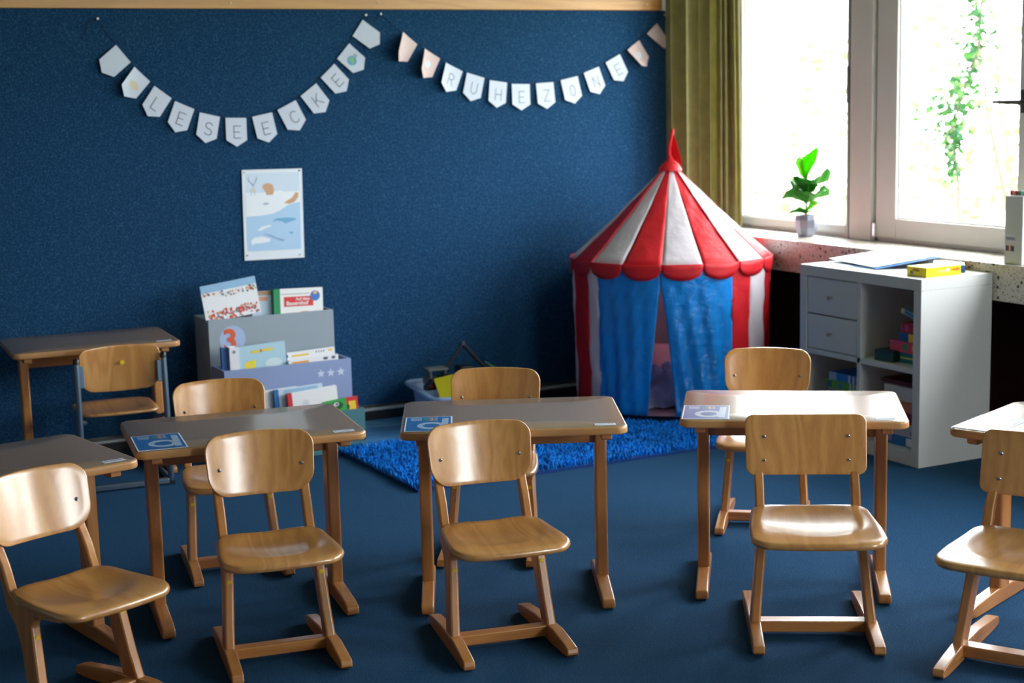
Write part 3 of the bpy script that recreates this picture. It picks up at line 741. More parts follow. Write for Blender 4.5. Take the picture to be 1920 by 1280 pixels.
for k in range(14):
    u = .012+k*.043; poly(mb, [(u, .049), (u+.024, .049), (u+.024, .057), (u, .057)], lambda a, c_: (a, -.5968, c_))
mb.build('stripe', [C(34, 62, 84), C(206, 220, 230)], bc, smooth=False)

def book(label, x0, z0, w, h, t, y, tilt, lean, cover, art, spine=None, group='picture books in the crates', pages=True):
    """upright book; front face towards the room at y; tilt about y axis, lean about x axis"""
    r = thing('book', label, 'book', (x0, y, z0), 0, group); r.rotation_euler = (lean, tilt, 0)
    sp = .014 if spine else 0
    b_ = MB().box(0, w, 0, .0025, 0, h).box(0, w, t-.0025, t, 0, h).box(0, .003, .0025, t-.0025, 0, h)
    b_.build('cover', cover, r, smooth=False)
    MB().box(.003, w-.004, .0025, t-.0025, .003, h-.004).build('pages', mat('page_edge', (236, 232, 220), .8), r, smooth=False)
    if spine:
        s_ = MB().box(-.0015, spine[1], -.0012, t+.0008, -.0002, h+.0008).build('spine', spine[0], r, smooth=False)
    if art:
        mb = MB(); ms = []
        art(mb, ms, lambda k=1: (lambda u, v: (u*w, -.0006*k, v*h)))
        mb.build('cover_art', ms, r, smooth=False)
    return r
def rect(mb, a, b_, c_, d, f): poly(mb, [(a, b_), (c_, b_), (c_, d), (a, d)], f)
def artA(mb, ms, L):
    ms += [C(238, 240, 246), C(146, 190, 226), C(214, 60, 52), C(70, 110, 80), C(120, 120, 130), C(214, 150, 60)]
    rect(mb.mi(0), 0, 0, 1, 1, L(1)); rect(mb.mi(1), 0, .80, 1, 1, L(2))
    rd = random.Random(2)
    for k in range(60):
        u = rd.random()*.96+.01; v = .66+.12*rd.random()+.03*math.sin(k); s_ = rd.uniform(.012, .03); disc(mb.mi(rd.choice([2, 3, 4, 5, 0])), u+.01, v, s_*.7, s_*1.2, L(3+k*.02), 6)
    for k in range(110):
        u = rd.random()*.94+.02; v = .02+.28*rd.random(); s_ = rd.uniform(.012, .035); disc(mb.mi(rd.choice([2, 2, 2, 4, 0, 5])), u+.01, v, s_*.7, s_*1.4, L(3+k*.02), 6)
book('wide picture book with busy red and white town scene, tilted in the top crate', -3.112, .59, .262, .168, .012, -.232, -.12, -.05, C(150, 190, 220), artA)
def artB(mb, ms, L):
    ms += [C(190, 212, 232), C(170, 140, 110), C(222, 150, 120)]
    rect(mb.mi(0), 0, 0, 1, 1, L(1)); rect(mb.mi(1), 0, .88, 1, 1, L(2)); rect(mb.mi(2), .05, .72, .7, .84, L(2))
book('pale blue picture book half hidden between two others in the top crate', -2.885, .55, .112, .162, .012, -.20, .02, -.05, C(180, 200, 220), artB)
def artC(mb, ms, L):
    ms += [C(240, 240, 240), C(220, 44, 40), C(60, 120, 196), C(206, 150, 110), C(90, 90, 90), C(236, 190, 90)]
    rect(mb.mi(0), 0, 0, 1, 1, L(1)); rect(mb.mi(1), .20, .42, .80, .74, L(2))
    disc(mb.mi(2), .84, .74, .10, .17, L(3)); disc(mb.mi(5), .84, .84, .04, .05, L(4)); disc(mb.mi(3), .62, .14, .16, .11, L(2)); disc(mb.mi(4), .30, .10, .08, .08, L(2)); rect(mb.mi(4), .15, .82, .72, .835, L(2))
    disc(mb.mi(0), .30, .20, .05, .06, L(3))
bk = book('white picture book with green spine and red Auf dem Bauernhof banner, top crate', -2.786, .575, .240, .142, .022, -.225, .03, -.05, C(236, 236, 236), artC, (C(0, 140, 84), .030))
text('title', 'Auf dem', .020, C(250, 250, 250), bk, frame((.105, -.0022, .087), (1, 0, 0), (0, 0, 1)), bold=.0003, ext=.0002)
text('title', 'Bauernhof', .026, C(250, 250, 250), bk, frame((.058, -.0022, .066), (1, 0, 0), (0, 0, 1)), bold=.0004, ext=.0002)
# middle crate
book('narrow dark blue book standing at the left end of the middle crate', -3.098, .38, .030, .115, .020, -.39, .0, -.03, C(20, 90, 160), None)
book('thick white book standing spine out, second from left in the middle crate', -3.066, .375, .042, .122, .05, -.41, .0, -.03, C(232, 232, 238), lambda mb, ms, L: (ms.append(C(130, 140, 160)), disc(mb.mi(0), .5, .82, .18, .06, L(2)))[0])
def artD(mb, ms, L):
    ms += [C(176, 212, 228), C(238, 208, 50), C(244, 220, 60), C(210, 230, 236), C(214, 120, 60)]
    rect(mb.mi(0), 0, 0, 1, 1, L(1)); rect(mb.mi(1), .34, .70, .50, .80, L(2)); rect(mb.mi(1), .56, .72, .76, .82, L(2)); disc(mb.mi(4), .53, .76, .02, .06, L(2))
    disc(mb.mi(2), .30, .26, .11, .17, L(2)); disc(mb.mi(2), .37, .38, .05, .08, L(3)); disc(mb.mi(3), .75, .25, .16, .18, L(2))
book('light blue picture book with a yellow chick and yellow title, middle crate', -3.045, .372, .246, .120, .016, -.405, -.045, -.04, C(170, 206, 222), artD, (C(90, 150, 170), .012))
def artE(mb, ms, L):
    ms += [C(236, 238, 244), C(236, 200, 60), C(60, 100, 170), C(90, 90, 90)]
    rect(mb.mi(0), 0, 0, 1, 1, L(1)); rect(mb.mi(1), .14, .76, .48, .86, L(2)); disc(mb.mi(2), .04, .83, .035, .08, L(2))
    for k in range(4): rect(mb.mi(3), .62+k*.05, .84, .64+k*.05, .92, L(2))
    rect(mb.mi(1), .86, .84, .95, .93, L(2))
book('white book with yellow title and dark letters, right rear of the middle crate', -2.800, .35, .245, .092, .014, -.385, -.03, -.03, C(232, 234, 240), artE, (C(40, 70, 120), .012))
def artF(mb, ms, L):
    ms += [C(238, 238, 242), C(230, 160, 60), C(80, 90, 120)]
    rect(mb.mi(0), 0, 0, 1, 1, L(1)); rect(mb.mi(1), .06, .74, .40, .88, L(2)); disc(mb.mi(2), .74, .86, .05, .09, L(2)); disc(mb.mi(2), .9, .86, .04, .09, L(2))
book('white comic book with orange title in front, right part of the middle crate', -2.795, .34, .240, .073, .012, -.425, -.03, -.03, C(234, 234, 240), artF)
# front crate
book('white book with lime green spine, left in the teal crate', -2.985, .17, .20, .13, .012, -.500, -.03, -.03, C(232, 236, 242), None, (C(140, 190, 40), .022))
book('pale blue book with mid blue spine in the teal crate', -2.900, .16, .23, .142, .014, -.522, -.04, -.03, C(210, 226, 240), lambda mb, ms, L: (ms.extend([C(200, 220, 238), C(150, 190, 224)]), rect(mb.mi(0), 0, 0, 1, 1, L(1)), rect(mb.mi(1), .2, .85, .9, .97, L(2)))[0], (C(30, 110, 180), .02))
book('white book with red spine leaning in the teal crate', -2.845, .15, .235, .135, .016, -.552, -.07, -.03, C(242, 242, 244), lambda mb, ms, L: (ms.extend([C(244, 244, 246), C(220, 224, 230)]), rect(mb.mi(0), 0, 0, 1, 1, L(1)), disc(mb.mi(1), .35, .6, .07, .1, L(2)))[0], (C(214, 50, 60), .020))
def artG(mb, ms, L):
    ms += [C(50, 170, 70), C(20, 90, 50), C(230, 240, 230), C(20, 30, 30)]
    rect(mb.mi(0), 0, 0, 1, 1, L(1)); disc(mb.mi(1), .55, .65, .3, .25, L(2)); disc(mb.mi(2), .55, .75, .12, .12, L(3)); disc(mb.mi(3), .57, .75, .05, .06, L(4))
book('green monster book, right end of the teal crate', -2.690, .155, .110, .078, .014, -.578, -.10, -.03, C(40, 150, 60), artG)
def artH(mb, ms, L):
    ms += [C(214, 40, 44), C(240, 206, 50), C(50, 60, 70)]
    rect(mb.mi(0), 0, 0, 1, 1, L(1)); rect(mb.mi(1), .42, .1, .86, .8, L(2)); disc(mb.mi(2), .30, .5, .16, .16, L(3))
book('red book with yellow panel, rightmost in the teal crate', -2.598, .155, .078, .083, .014, -.560, -.05, -.03, C(206, 40, 44), artH)

# ------------------------------------------------------------------ rug, mat
rg = thing('shaggy_rug', 'bright blue shaggy rug under the circus tent', 'rug', (0, 0, 0))
RX0, RX1, RY0, RY1 = -2.64, -.82, -1.46, -.602
MB().box(RX0, RX1, RY0, RY1, .0, .012).build('backing', mat('rug_back', (6, 60, 130), .9), rg, smooth=False)
rnd = random.Random(21); pl = MB()
n_t = 15000
for i in range(n_t):
    x = rnd.uniform(RX0, RX1); y = rnd.uniform(RY0, RY1)
    if (x+.81)**2+(y+.55)**2 < .505**2: continue
    a = rnd.uniform(0, 2*PI); ln = rnd.uniform(.020, .034); lean_ = rnd.uniform(.008, .026)
    dx, dy = math.cos(a)*lean_, math.sin(a)*lean_; w_ = rnd.uniform(.003, .005); px_, py_ = -math.sin(a)*w_, math.cos(a)*w_
    qx, qy = math.cos(a)*w_, math.sin(a)*w_
    z0 = .010
    pl.add([(x+px_, y+py_, z0), (x-px_, y-py_, z0), (x+qx, y+qy, z0), (x+dx*.5+px_*.9, y+dy*.5+py_*.9, z0+ln*.65), (x+dx*.5-px_*.9, y+dy*.5-py_*.9, z0+ln*.65), (x+dx*.5+qx, y+dy*.5+qy, z0+ln*.65), (x+dx, y+dy, z0+ln*.85)],
           [(0, 1, 4, 3), (1, 2, 5, 4), (2, 0, 3, 5), (3, 4, 6), (4, 5, 6), (5, 3, 6)])
o = pl.build('pile', M_rug, rg, smooth=True, angle=180); o['kind'] = 'stuff'
mtx = MB()
mtx.mi(0).box(-2.49, -1.50, -.53, -.025, .0005, .004)
for k, (x0, y0, x1, y1, wd) in enumerate(((-2.47, -.12, -1.9, -.20, .06), (-2.3, -.04, -2.0, -.35, .05), (-1.9, -.50, -1.6, -.1, .06))):
    mtx.mi(1); ribbon(mtx, [(x0, y0), ((x0+x1)/2, (y0+y1)/2-.03), (x1, y1)], wd, lambda u, v: (u, v, .0045+.0002*k))
mtx.mi(2).box(-2.49, -1.50, -.575, -.535, .0005, .0055)
pm = mtx.build('play_mat', [mat('mat_blue', (66, 118, 164), .6, var=.25, scale=5), mat('mat_road', (104, 148, 184), .6), mat('mat_border', (176, 204, 234), .6)], smooth=False)
tag(pm, 'grey-blue play mat with pale border on the floor by the felt wall', 'play mat')

# ------------------------------------------------------------------ toy tub
tb = thing('storage_tub', 'pale blue plastic tub full of toys behind the middle desk', 'tub', (-1.90, -.315, 0.006), -.17)
def rr_loft(levels, seg=5):
    vs = []; n = None
    for (w, d, r, z) in levels:
        o_ = []
        for cx, cy, a0 in ((w/2-r, d/2-r, 0), (-w/2+r, d/2-r, 90), (-w/2+r, -d/2+r, 180), (w/2-r, -d/2+r, 270)):
            for i in range(seg+1):
                a = math.radians(a0+90*i/seg); o_.append((cx+r*math.cos(a), cy+r*math.sin(a), z))
        n = len(o_); vs += o_
    fs = [(i*n+k, i*n+(k+1) % n, (i+1)*n+(k+1) % n, (i+1)*n+k) for i in range(len(levels)-1) for k in range(n)]
    fs.append(tuple(range(n))[::-1]); fs.append(tuple((len(levels)-1)*n+k for k in range(n)))
    return vs, fs
M_tub = mat('tub_plastic', (150, 178, 214), .35, trans=.25)
mb = MB(); mb.add(*rr_loft([(.32, .46, .04, 0), (.34, .48, .045, .12), (.355, .495, .05, .165), (.345, .485, .048, .165), (.325, .465, .042, .12), (.305, .445, .035, .006)])); mb.build('body', M_tub, tb)
mb = MB(); mb.add(*rr_loft([(.352, .492, .05, .155), (.405, .545, .06, .155), (.405, .545, .06, .150), (.41, .55, .06, .166), (.40, .54, .06, .172), (.35, .49, .05, .172)][1:])); 
rimv = MB()
for k, (w, d) in enumerate(((.405, .545),)):
    o_ = rrect(w, d, .06, 6)
    rimv.tube([(x, y, .170) for x, y in o_]+[(o_[0][0], o_[0][1], .170)], .010, 8, False)
    i_ = rrect(w-.05, d-.05, .05, 6)
n_ = len(o_); vs = [(x, y, .172) for x, y in o_]+[(x*(w-.05)/w, y*(d-.05)/d, .172) for x, y in o_]+[(x, y, .166) for x, y in o_]+[(x*(w-.05)/w, y*(d-.05)/d, .166) for x, y in o_]
rimv.add(vs, [(k, (k+1) % n_, n_+(k+1) % n_, n_+k) for k in range(n_)]+[(2*n_+k, 3*n_+k, 3*n_+(k+1) % n_, 2*n_+(k+1) % n_) for k in range(n_)]+[(n_+k, n_+(k+1) % n_, 3*n_+(k+1) % n_, 3*n_+k) for k in range(n_)])
rimv.build('rim', M_tub, tb)
# toys in it
fo = MB().obox((-1.990, -.425, .192), (.062, -.010, .010), (.02, .09, .05), (0, -.0015, .003)).build('folder', mat('folder_yellow', (176, 168, 10), .5), bevel=.001)
tag(fo, 'yellow-green folder lying tilted at the front of the toy tub', 'folder')
ex = thing('toy_crane', 'black toy crane with pointed A-shaped boom standing in the tub', 'toy', (-1.80, -.20, 0))
MB().tube([(-.115, 0, .245), (-.07, 0, .30), (-.012, 0, .37)], .008, 8).tube([(-.012, 0, .37), (.05, .0, .30), (.105, 0, .24)], .010, 8).build('boom', C(26, 28, 32, .5), ex)
MB().box(-.022, -.002, -.01, .01, .362, .382).build('hook', C(66, 72, 76, .5), ex, bevel=.003)
MB().box(-.045, .045, -.04, .04, .12, .235).box(-.045, .03, -.04, .04, .235, .262).build('body', C(30, 32, 36, .5), ex, bevel=.008)
ct = thing('toy_tractor', 'grey toy tractor with a red wheel hub in the toy tub', 'toy', (-1.972, -.228, 0), -.1)
MB().box(-.06, .055, -.04, .04, .19, .225).box(-.045, -.035, -.035, .035, .225, .262).box(.03, .04, -.035, .035, .225, .262).box(-.055, .05, -.042, .042, .26, .270).build('cab', C(96, 100, 98, .5), ct, bevel=.004)
MB().lathe([(.012, -.062), (.032, -.062), (.034, -.056), (.034, -.046), (.032, -.042), (.012, -.042)], (.035, 0, .212), 18, 'Y').build('wheel', C(28, 30, 34, .6), ct)
MB().lathe([(.014, -.060), (.014, -.066), (.004, -.068)], (.035, 0, .212), 14, 'Y').build('wheel_hub', C(214, 30, 36, .4), ct)
cr = thing('toy_car', 'small dark toy car with red and white lamps at the left end of the tub', 'toy', (-2.030, -.312, 0), .1)
MB().prism([(-.045, .18), (-.045, .205), (-.025, .212), (-.012, .232), (.022, .232), (.036, .21), (.045, .205), (.045, .18)], lambda x, z: (x, -.02, z), lambda x, z: (x, .02, z)).build('body', C(30, 28, 36, .35), cr, bevel=.003)
MB().lathe([(.006, -.021), (.006, -.024)], (-.02, 0, .200), 10, 'Y').build('lamp', C(210, 40, 40, .4), cr)
MB().lathe([(.006, -.021), (.006, -.024)], (.026, 0, .205), 10, 'Y').build('lamp', C(220, 226, 236, .4), cr)
gs = MB().tube([(-1.895, -.42, .14), (-1.908, -.43, .19), (-1.913, -.42, .235)], [.010, .012, .006], 8).build('toy_figure', C(30, 160, 96, .35))
tag(gs, 'bright green curved toy beside the yellow folder in the tub', 'toy')
gb = MB().tube([(-1.745, -.30, .285), (-1.70, -.30, .255), (-1.66, -.30, .235), (-1.66, -.30, .15)], [.008, .010, .010, .008], 8).build('toy_pole', C(10, 84, 62, .4))
tag(gb, 'dark green toy pole sticking out of the right end of the tub', 'toy')

# ------------------------------------------------------------------ circus tent
TC = Vector((-.81, -.55, 0)); FW = Vector((-.551, -.834, 0)); RT = Vector((.834, -.551, 0))
def tp(a, r, z):   # angle in degrees from the camera-facing direction, positive to the right
    t_ = math.radians(a); return FW*math.cos(t_)*r+RT*math.sin(t_)*r+Vector((0, 0, z))
tent = thing('circus_play_tent', 'red and white striped circus play tent with blue door curtains in the corner', 'play tent', TC)
ZE, ZA, RE = .768, 1.200, .50
rdt = random.Random(8)
def wr(a, z): return .004*math.sin(a*.31+z*17)+.003*math.sin(a*.83-z*29)+.002*math.sin(a*1.7+z*43)
bd = [-50+22.5*k for k in range(16)]
def roof_r(a, s_):
    # s 0 apex .. 1 eave; ridges at -50,40,130,220 stand out
    d = min(abs(((a-r0+180) % 360)-180) for r0 in (-50, 40, 130, 220))/45.
    rr_ = .036+(RE-.036)*s_
    return rr_*(1-.020*min(1, d*1.3)*math.sin(PI*min(1, s_*1.0))) + wr(a, s_)*.55*math.sin(PI*s_)
rm = MB()
na, ns = 8, 14
for k, a0 in enumerate(bd):
    rm.mi(1 if k % 2 == 0 else 0)
    vs = []
    for j in range(ns+1):
        s_ = j/ns
        for i in range(na+1):
            a = a0+22.5*i/na
            vs.append(tp(a, roof_r(a, s_), ZA+(ZE-ZA)*s_-.006*math.sin(PI*s_)))
    rm.add(vs, [(j*(na+1)+i, j*(na+1)+i+1, (j+1)*(na+1)+i+1, (j+1)*(na+1)+i) for j in range(ns) for i in range(na)])
ro = rm.build('roof', [M_red, M_tw], tent, angle=180); sm = ro.modifiers.new('solid', 'SOLIDIFY'); sm.thickness = .0012
pp = MB()
for a in (-50, 40, 130, 220): pp.tube([tp(a, roof_r(a, j/10)+.003, ZA+(ZE-ZA)*j/10-.006*math.sin(PI*j/10)+.002) for j in range(11)], .0045, 6)
pp.build('roof_piping', mat('piping_red', (190, 16, 34), .5, trans=.1), tent)
vm = MB(); nn_ = 14
for k, a0 in enumerate(bd):
    vs = []
    for i in range(nn_+1):
        a = a0+22.5*i/nn_; t_ = (i/nn_-.5)*2; dep = .024+.054*math.sqrt(max(0, 1-t_*t_))
        for j in range(4): vs.append(tp(a, RE+.006-.004*j/3+.003*math.sin(a*.4+j)*j/3, ZE+.006-dep*j/3))
    vm.add(vs, [(i*4+j, i*4+j+1, (i+1)*4+j+1, (i+1)*4+j) for i in range(nn_) for j in range(3)])
va = vm.build('scalloped_valance', mat('valance_red', (212, 24, 38), .55, bump=.2, bscale=16, trans=.15), tent, angle=60); sm = va.modifiers.new('solid', 'SOLIDIFY'); sm.thickness = .0015
# body walls
wl = MB(); M_in = mat('tent_lining', (200, 150, 176), .7, trans=.25)
def wall_seg(a0, a1, mi, z0=.042, z1=ZE, R0=.478, R1=.492):
    n = max(2, int(abs(a1-a0)/2)); m_ = 12; vs = []
    for j in range(m_+1):
        z = z1+(z0-z1)*j/m_
        for i in range(n+1):
            a = a0+(a1-a0)*i/n; vs.append(tp(a, R1+(R0-R1)*j/m_+wr(a, z)*.8, z))
    wl.mi(mi).add(vs, [(j*(n+1)+i, j*(n+1)+i+1, (j+1)*(n+1)+i+1, (j+1)*(n+1)+i) for j in range(m_) for i in range(n)])
segs = [(-55, -45, 1), (-78, -55, 0), (-100, -78, 1), (35.6, 50, 0), (50, 67.5, 1), (67.5, 90, 0), (90, 112, 1), (112, 135, 0), (135, 157, 1), (157, 180, 0), (180, 202, 1), (202, 225, 0), (225, 247, 1), (247, 260, 0)]
for a0, a1, m_ in segs: wall_seg(a0, a1, m_)
# inner rear of door frame
w_o = wl.build('wall_panel', [M_red, M_tw], tent, angle=180); sm = w_o.modifiers.new('solid', 'SOLIDIFY'); sm.thickness = .0012
MB().lathe([(.0, .041), (.470, .041), (.478, .045), (.470, .052), (.0, .052)][1:4], (0, 0, 0), 48).build('floor_panel', mat('tent_floor', (150, 124, 150), .7), tent)
def curtain(aL, aR, name):
    cb = MB(); n = 30; m_ = 26; vs = []
    for j in range(m_+1):
        s_ = j/m_; z = ZE-.012+(.043-ZE+.012)*s_
        for i in range(n+1):
            t_ = i/n; L_ = aL(s_); R_ = aR(s_); a = L_+(R_-L_)*t_
            fold = .010*math.sin(t_*9+s_*3)*s_+.007*math.sin(t_*23-s_*5+1)*min(1, s_*2)+.006*math.sin(t_*5+s_*14)*s_+.003*math.sin(t_*37+s_*31)
            vs.append(tp(a, .488-.008*s_+fold*.7*math.sin(PI*min(1, max(.12, t_)))**.3+.004, z))
    cb.add(vs, [(j*(n+1)+i, j*(n+1)+i+1, (j+1)*(n+1)+i+1, (j+1)*(n+1)+i) for j in range(m_) for i in range(n)])
    o_ = cb.build(name, M_blue, tent, angle=180); q = o_.modifiers.new('solid', 'SOLIDIFY'); q.thickness = .0012
op = lambda s_: max(0, (s_-.12)/.88)
curtain(lambda s_: -45.5, lambda s_: -6.0-8.0*op(s_)**.9, 'door_curtain')
curtain(lambda s_: -6.0+8.5*op(s_)**.75, lambda s_: 36.2, 'door_curtain')
# finial: gathered collar, sleeve pole, pennant
MB().lathe([(.040, 1.188), (.060, 1.190), (.056, 1.203), (.040, 1.222), (.020, 1.240), (.012, 1.262)], (0, 0, 0), 20).build('roof_collar', M_red, tent)
MB().tube([(-.004, 0, 1.235), tuple(RT*-.004+Vector((0, 0, 1.30))), tuple(RT*.012+Vector((0, 0, 1.375))), tuple(RT*.016+Vector((0, 0, 1.395)))], [.011, .010, .009, .005], 10).build('pole_sleeve', M_red, tent)
pnn = MB(); pv = [RT*.012+Vector((0, 0, 1.385)), RT*.030+FW*.01+Vector((0, 0, 1.34)), RT*.052+FW*.02+Vector((0, 0, 1.262)), RT*.060+FW*.02+Vector((0, 0, 1.215)), RT*.040+FW*.012+Vector((0, 0, 1.228)), RT*.0+Vector((0, 0, 1.255)), RT*-.002+Vector((0, 0, 1.30))]
q = MB(); q.add(pv+[v+Vector((.0, .004, 0)) for v in pv], [tuple(range(7)), tuple(range(13, 6, -1))]+[(i, (i+1) % 7, 7+(i+1) % 7, 7+i) for i in range(7)]); q.build('pennant', M_red, tent, bevel=.001)
# blanket and cushion inside
bl = MB(); n = 46
vs = []
for j in range(n+1):
    for i in range(n+1):
        u, v = i/n*2-1, j/n*2-1; r_ = math.hypot(u, v)
        x = u*.20; y = v*.16
        hgt = .15*max(0, 1-r_**2)**.6 if r_ < 1 else 0
        z = .056+hgt*(1+.22*math.sin(9*u+6*v)+.2*math.sin(13*v-5*u+1)+.14*math.sin(21*u+3)*math.cos(17*v))+.012*abs(math.sin(7*u+11*v))
        vs.append((x, y, z))
bl.add(vs, [(j*(n+1)+i, j*(n+1)+i+1, (j+1)*(n+1)+i+1, (j+1)*(n+1)+i) for j in range(n) for i in range(n)])
bk_ = bl.build('blanket', mat('blanket_lilac', (176, 184, 230), .9, bump=.3, bscale=300), loc=(-.905, -.70, 0), rot=(0, 0, -.5), angle=180); sm = bk_.modifiers.new('solid', 'SOLIDIFY'); sm.thickness = .004
tag(bk_, 'crumpled lilac-grey blanket inside the circus tent', 'blanket')
cs = MB().plate(rrect(.34, .30, .06, 6), lambda u, v, w: (u, v*.93-w*.36-.03*0, .19+v*.36*1.0+(w+.045)*.9*(1-(u/.2)**2)*(1-(v/.18)**2)), .09, .04, 6).build('cushion', mat('cushion_pink', (244, 196, 208), .9), loc=(-.83, -.42, .03), rot=(0, 0, -.5), angle=180)
tag(cs, 'pale pink cushion behind the blanket inside the tent', 'cushion')

# ------------------------------------------------------------------ white cube shelf
KX0, KX1, KY0, KY1, KH = -.705, -.314, -2.243, -1.450, .792
ks = thing('cube_shelf', 'white cube shelf unit with two drawers in front of the window sill', 'shelf', (KX0, KY0, 0))
kw, kd = KY1-KY0, KX1-KX0
MB().box(0, kd, 0, kw, KH-.048, KH).box(0, kd, 0, .045, .0, KH-.0485).box(0, kd, kw-.045, kw, .0, KH-.0485).box(.002, kd, .045, kw-.045, 0, .058).build('carcass', M_shelf, ks, bevel=.0015)
YM = kw/2-.008
MB().box(.002, kd-.01, YM-.0105, YM+.0105, .058, KH-.048).build('divider', M_shelf, ks, bevel=.001)
MB().box(.002, kd-.01, .045, kw-.045, .392, .416).build('shelf_board', M_shelf, ks, bevel=.001)
MB().box(kd-.012, kd-.006, .045, kw-.045, .058, KH-.048).build('back_panel', M_shelf, ks, smooth=False)
for z0, z1 in ((.578, KH-.052), (.420, .572)):
    dr = MB().box(.004, .022, YM+.014, kw-.049, z0, z1).box(.022, kd-.03, YM+.016, YM+.026, z0+.004, z1-.02).box(.022, kd-.03, kw-.061, kw-.051, z0+.004, z1-.02).box(.022, kd-.03, YM+.026, kw-.061, z0+.004, z0+.012).build('drawer', M_shelf, ks, bevel=.001)
    MB().lathe([(.004, .004), (.004, -.008), (.009, -.013), (.009, -.018), (.004, -.020)], (0, (YM+kw-.035)/2, (z0+z1)/2), 14, 'X').build('knob', mat('knob_grey', (150, 140, 128), .4, .4), dr)

def gbox(name, label, c, size, rz, m, side=None, cat='game box', group=None, lid=True, tilt=0):
    r = thing(name, label, cat, c, rz, group)
    if tilt: r.rotation_euler = (tilt, 0, rz)
    a, b_, h_ = size
    MB().box(-a/2, a/2, -b_/2, b_/2, 0, h_).build('box', m, r, bevel=.0015)
    if side is not None:
        mb = MB(); ms = [m]; side(mb, ms, a, b_, h_); mb.build('print', ms, r, smooth=False)
    return r
GX = -.50
def sideprint(cols):
    def fn(mb, ms, a, b_, h_):
        for c_ in cols: ms.append(C(*c_[0]))
        for k, (c_, u0, u1, v0, v1) in enumerate(cols):
            if k == 0: poly(mb.mi(0), [(0, 0), (1, 0), (1, 1), (0, 1)], lambda u, v: (-a/2-.0004, b_/2-u*b_, v*h_))
            poly(mb.mi(k+1), [(u0, v0), (u1, v0), (u1, v1), (u0, v1)], lambda u, v: (-a/2-.0008-.0002*k, b_/2-u*b_, v*h_))
    return fn
Gg = 'game boxes inside the cube shelf'
zb_ = .4165
gbox('game_box', 'dark green box at the left of the upper shelf compartment', (-.62, -1.985, zb_), (.12, .105, .048), .1, C(22, 66, 62), sideprint([((16, 50, 48), .05, .95, .78, .95)]), group=Gg)
gbox('game_box', 'teal game box with yellow lettering, lowest of the upper stack', (-.535, -2.105, zb_), (.20, .17, .044), .0, C(20, 120, 140), sideprint([((220, 214, 90), .15, .8, .4, .55)]), group=Gg)
gbox('game_box', 'pink game box with a green figure, second from below in the upper stack', (-.535, -2.085, zb_+.0445), (.21, .20, .046), .03, C(220, 70, 110), sideprint([((60, 150, 110), .38, .52, .2, .85), ((240, 190, 90), .66, .74, .3, .8), ((30, 90, 150), .88, 1., 0, 1)]), group=Gg)
gbox('game_box', 'blue and yellow game box, third from below in the upper stack', (-.55, -2.11, zb_+.091), (.17, .16, .036), -.06, C(22, 90, 160), sideprint([((240, 196, 30), .42, 1., 0, 1)]), group=Gg)
gbox('game_box', 'dark red game box below the tilted one in the upper stack', (-.55, -2.112, zb_+.1275), (.16, .14, .045), .08, C(160, 34, 46), sideprint([((50, 30, 90), .5, 1., .1, .7), ((220, 60, 120), .15, .3, .2, .8)]), group=Gg)
gbox('game_box', 'pale blue and cream game box tilted on top of the upper stack', (-.55, -2.098, zb_+.1925), (.15, .14, .022), .1, C(176, 200, 190), sideprint([((60, 130, 180), .15, .85, .2, .85), ((226, 218, 170), .0, .12, 0, 1)]), group=Gg, tilt=.28)
z2 = .0585
gbox('game_box', 'white game box, lowest seen in the left lower compartment', (-.53, -1.69, z2), (.22, .23, .12), .0, C(200, 204, 210), None, group=Gg)
gbox('game_box', 'lilac game box under the green one in the left compartment', (-.53, -1.685, z2+.1205), (.22, .225, .055), .0, C(140, 130, 180), None, group=Gg)
gbox('game_box', 'green game box with white bars in the left lower compartment', (-.53, -1.670, z2+.176), (.22, .235, .040), .0, C(90, 160, 40), sideprint([((30, 100, 120), .03, .2, .15, .85), ((60, 110, 190), .40, .50, .25, .75), ((210, 216, 220), .72, .77, .0, 1), ((210, 216, 220), .82, .86, .0, 1), ((210, 216, 220), .91, .94, .0, 1)]), group=Gg)
gbox('game_box', 'blue game box with white bars on top of the green one', (-.53, -1.685, z2+.2165), (.22, .21, .036), .0, C(50, 120, 190), sideprint([((150, 180, 200), .0, .25, 0, 1), ((210, 216, 220), .64, .70, .0, 1), ((210, 216, 220), .78, .83, .0, 1), ((210, 216, 220), .9, .94, .0, 1)]), group=Gg)
gbox('game_box', 'bright blue box with barcode, lowest in the right lower compartment', (-.53, -2.045, z2), (.24, .27, .044), .0, C(30, 110, 180), sideprint([((170, 150, 190), .30, .38, .3, .9), ((220, 224, 230), .72, .96, .1, .9)]), group=Gg)
gbox('game_box', 'grey-white box on the bright blue one, right lower compartment', (-.53, -2.05, z2+.0445), (.24, .26, .052), .0, C(176, 176, 190), sideprint([((120, 120, 140), .8, .9, .2, .5)]), group=Gg)
gbox('game_box', 'dark red box in the middle of the right lower stack', (-.53, -2.055, z2+.097), (.23, .25, .05), .0, C(120, 30, 36), None, group=Gg)
gbox('game_box', 'salmon pink box above the dark red one, right lower stack', (-.53, -2.06, z2+.1475), (.23, .25, .045), .0, C(196, 120, 96), sideprint([((230, 180, 60), .85, .93, .3, .7)]), group=Gg)
gbox('game_box', 'white box on the salmon one, top of the right lower stack', (-.53, -2.06, z2+.193), (.22, .22, .060), .0, C(214, 210, 206), None, group=Gg)
gbox('game_box', 'flat maroon box left of the stack in the right lower compartment', (-.53, -2.03, z2+.2535), (.18, .25, .018), .0, C(90, 20, 26), None, group=Gg)

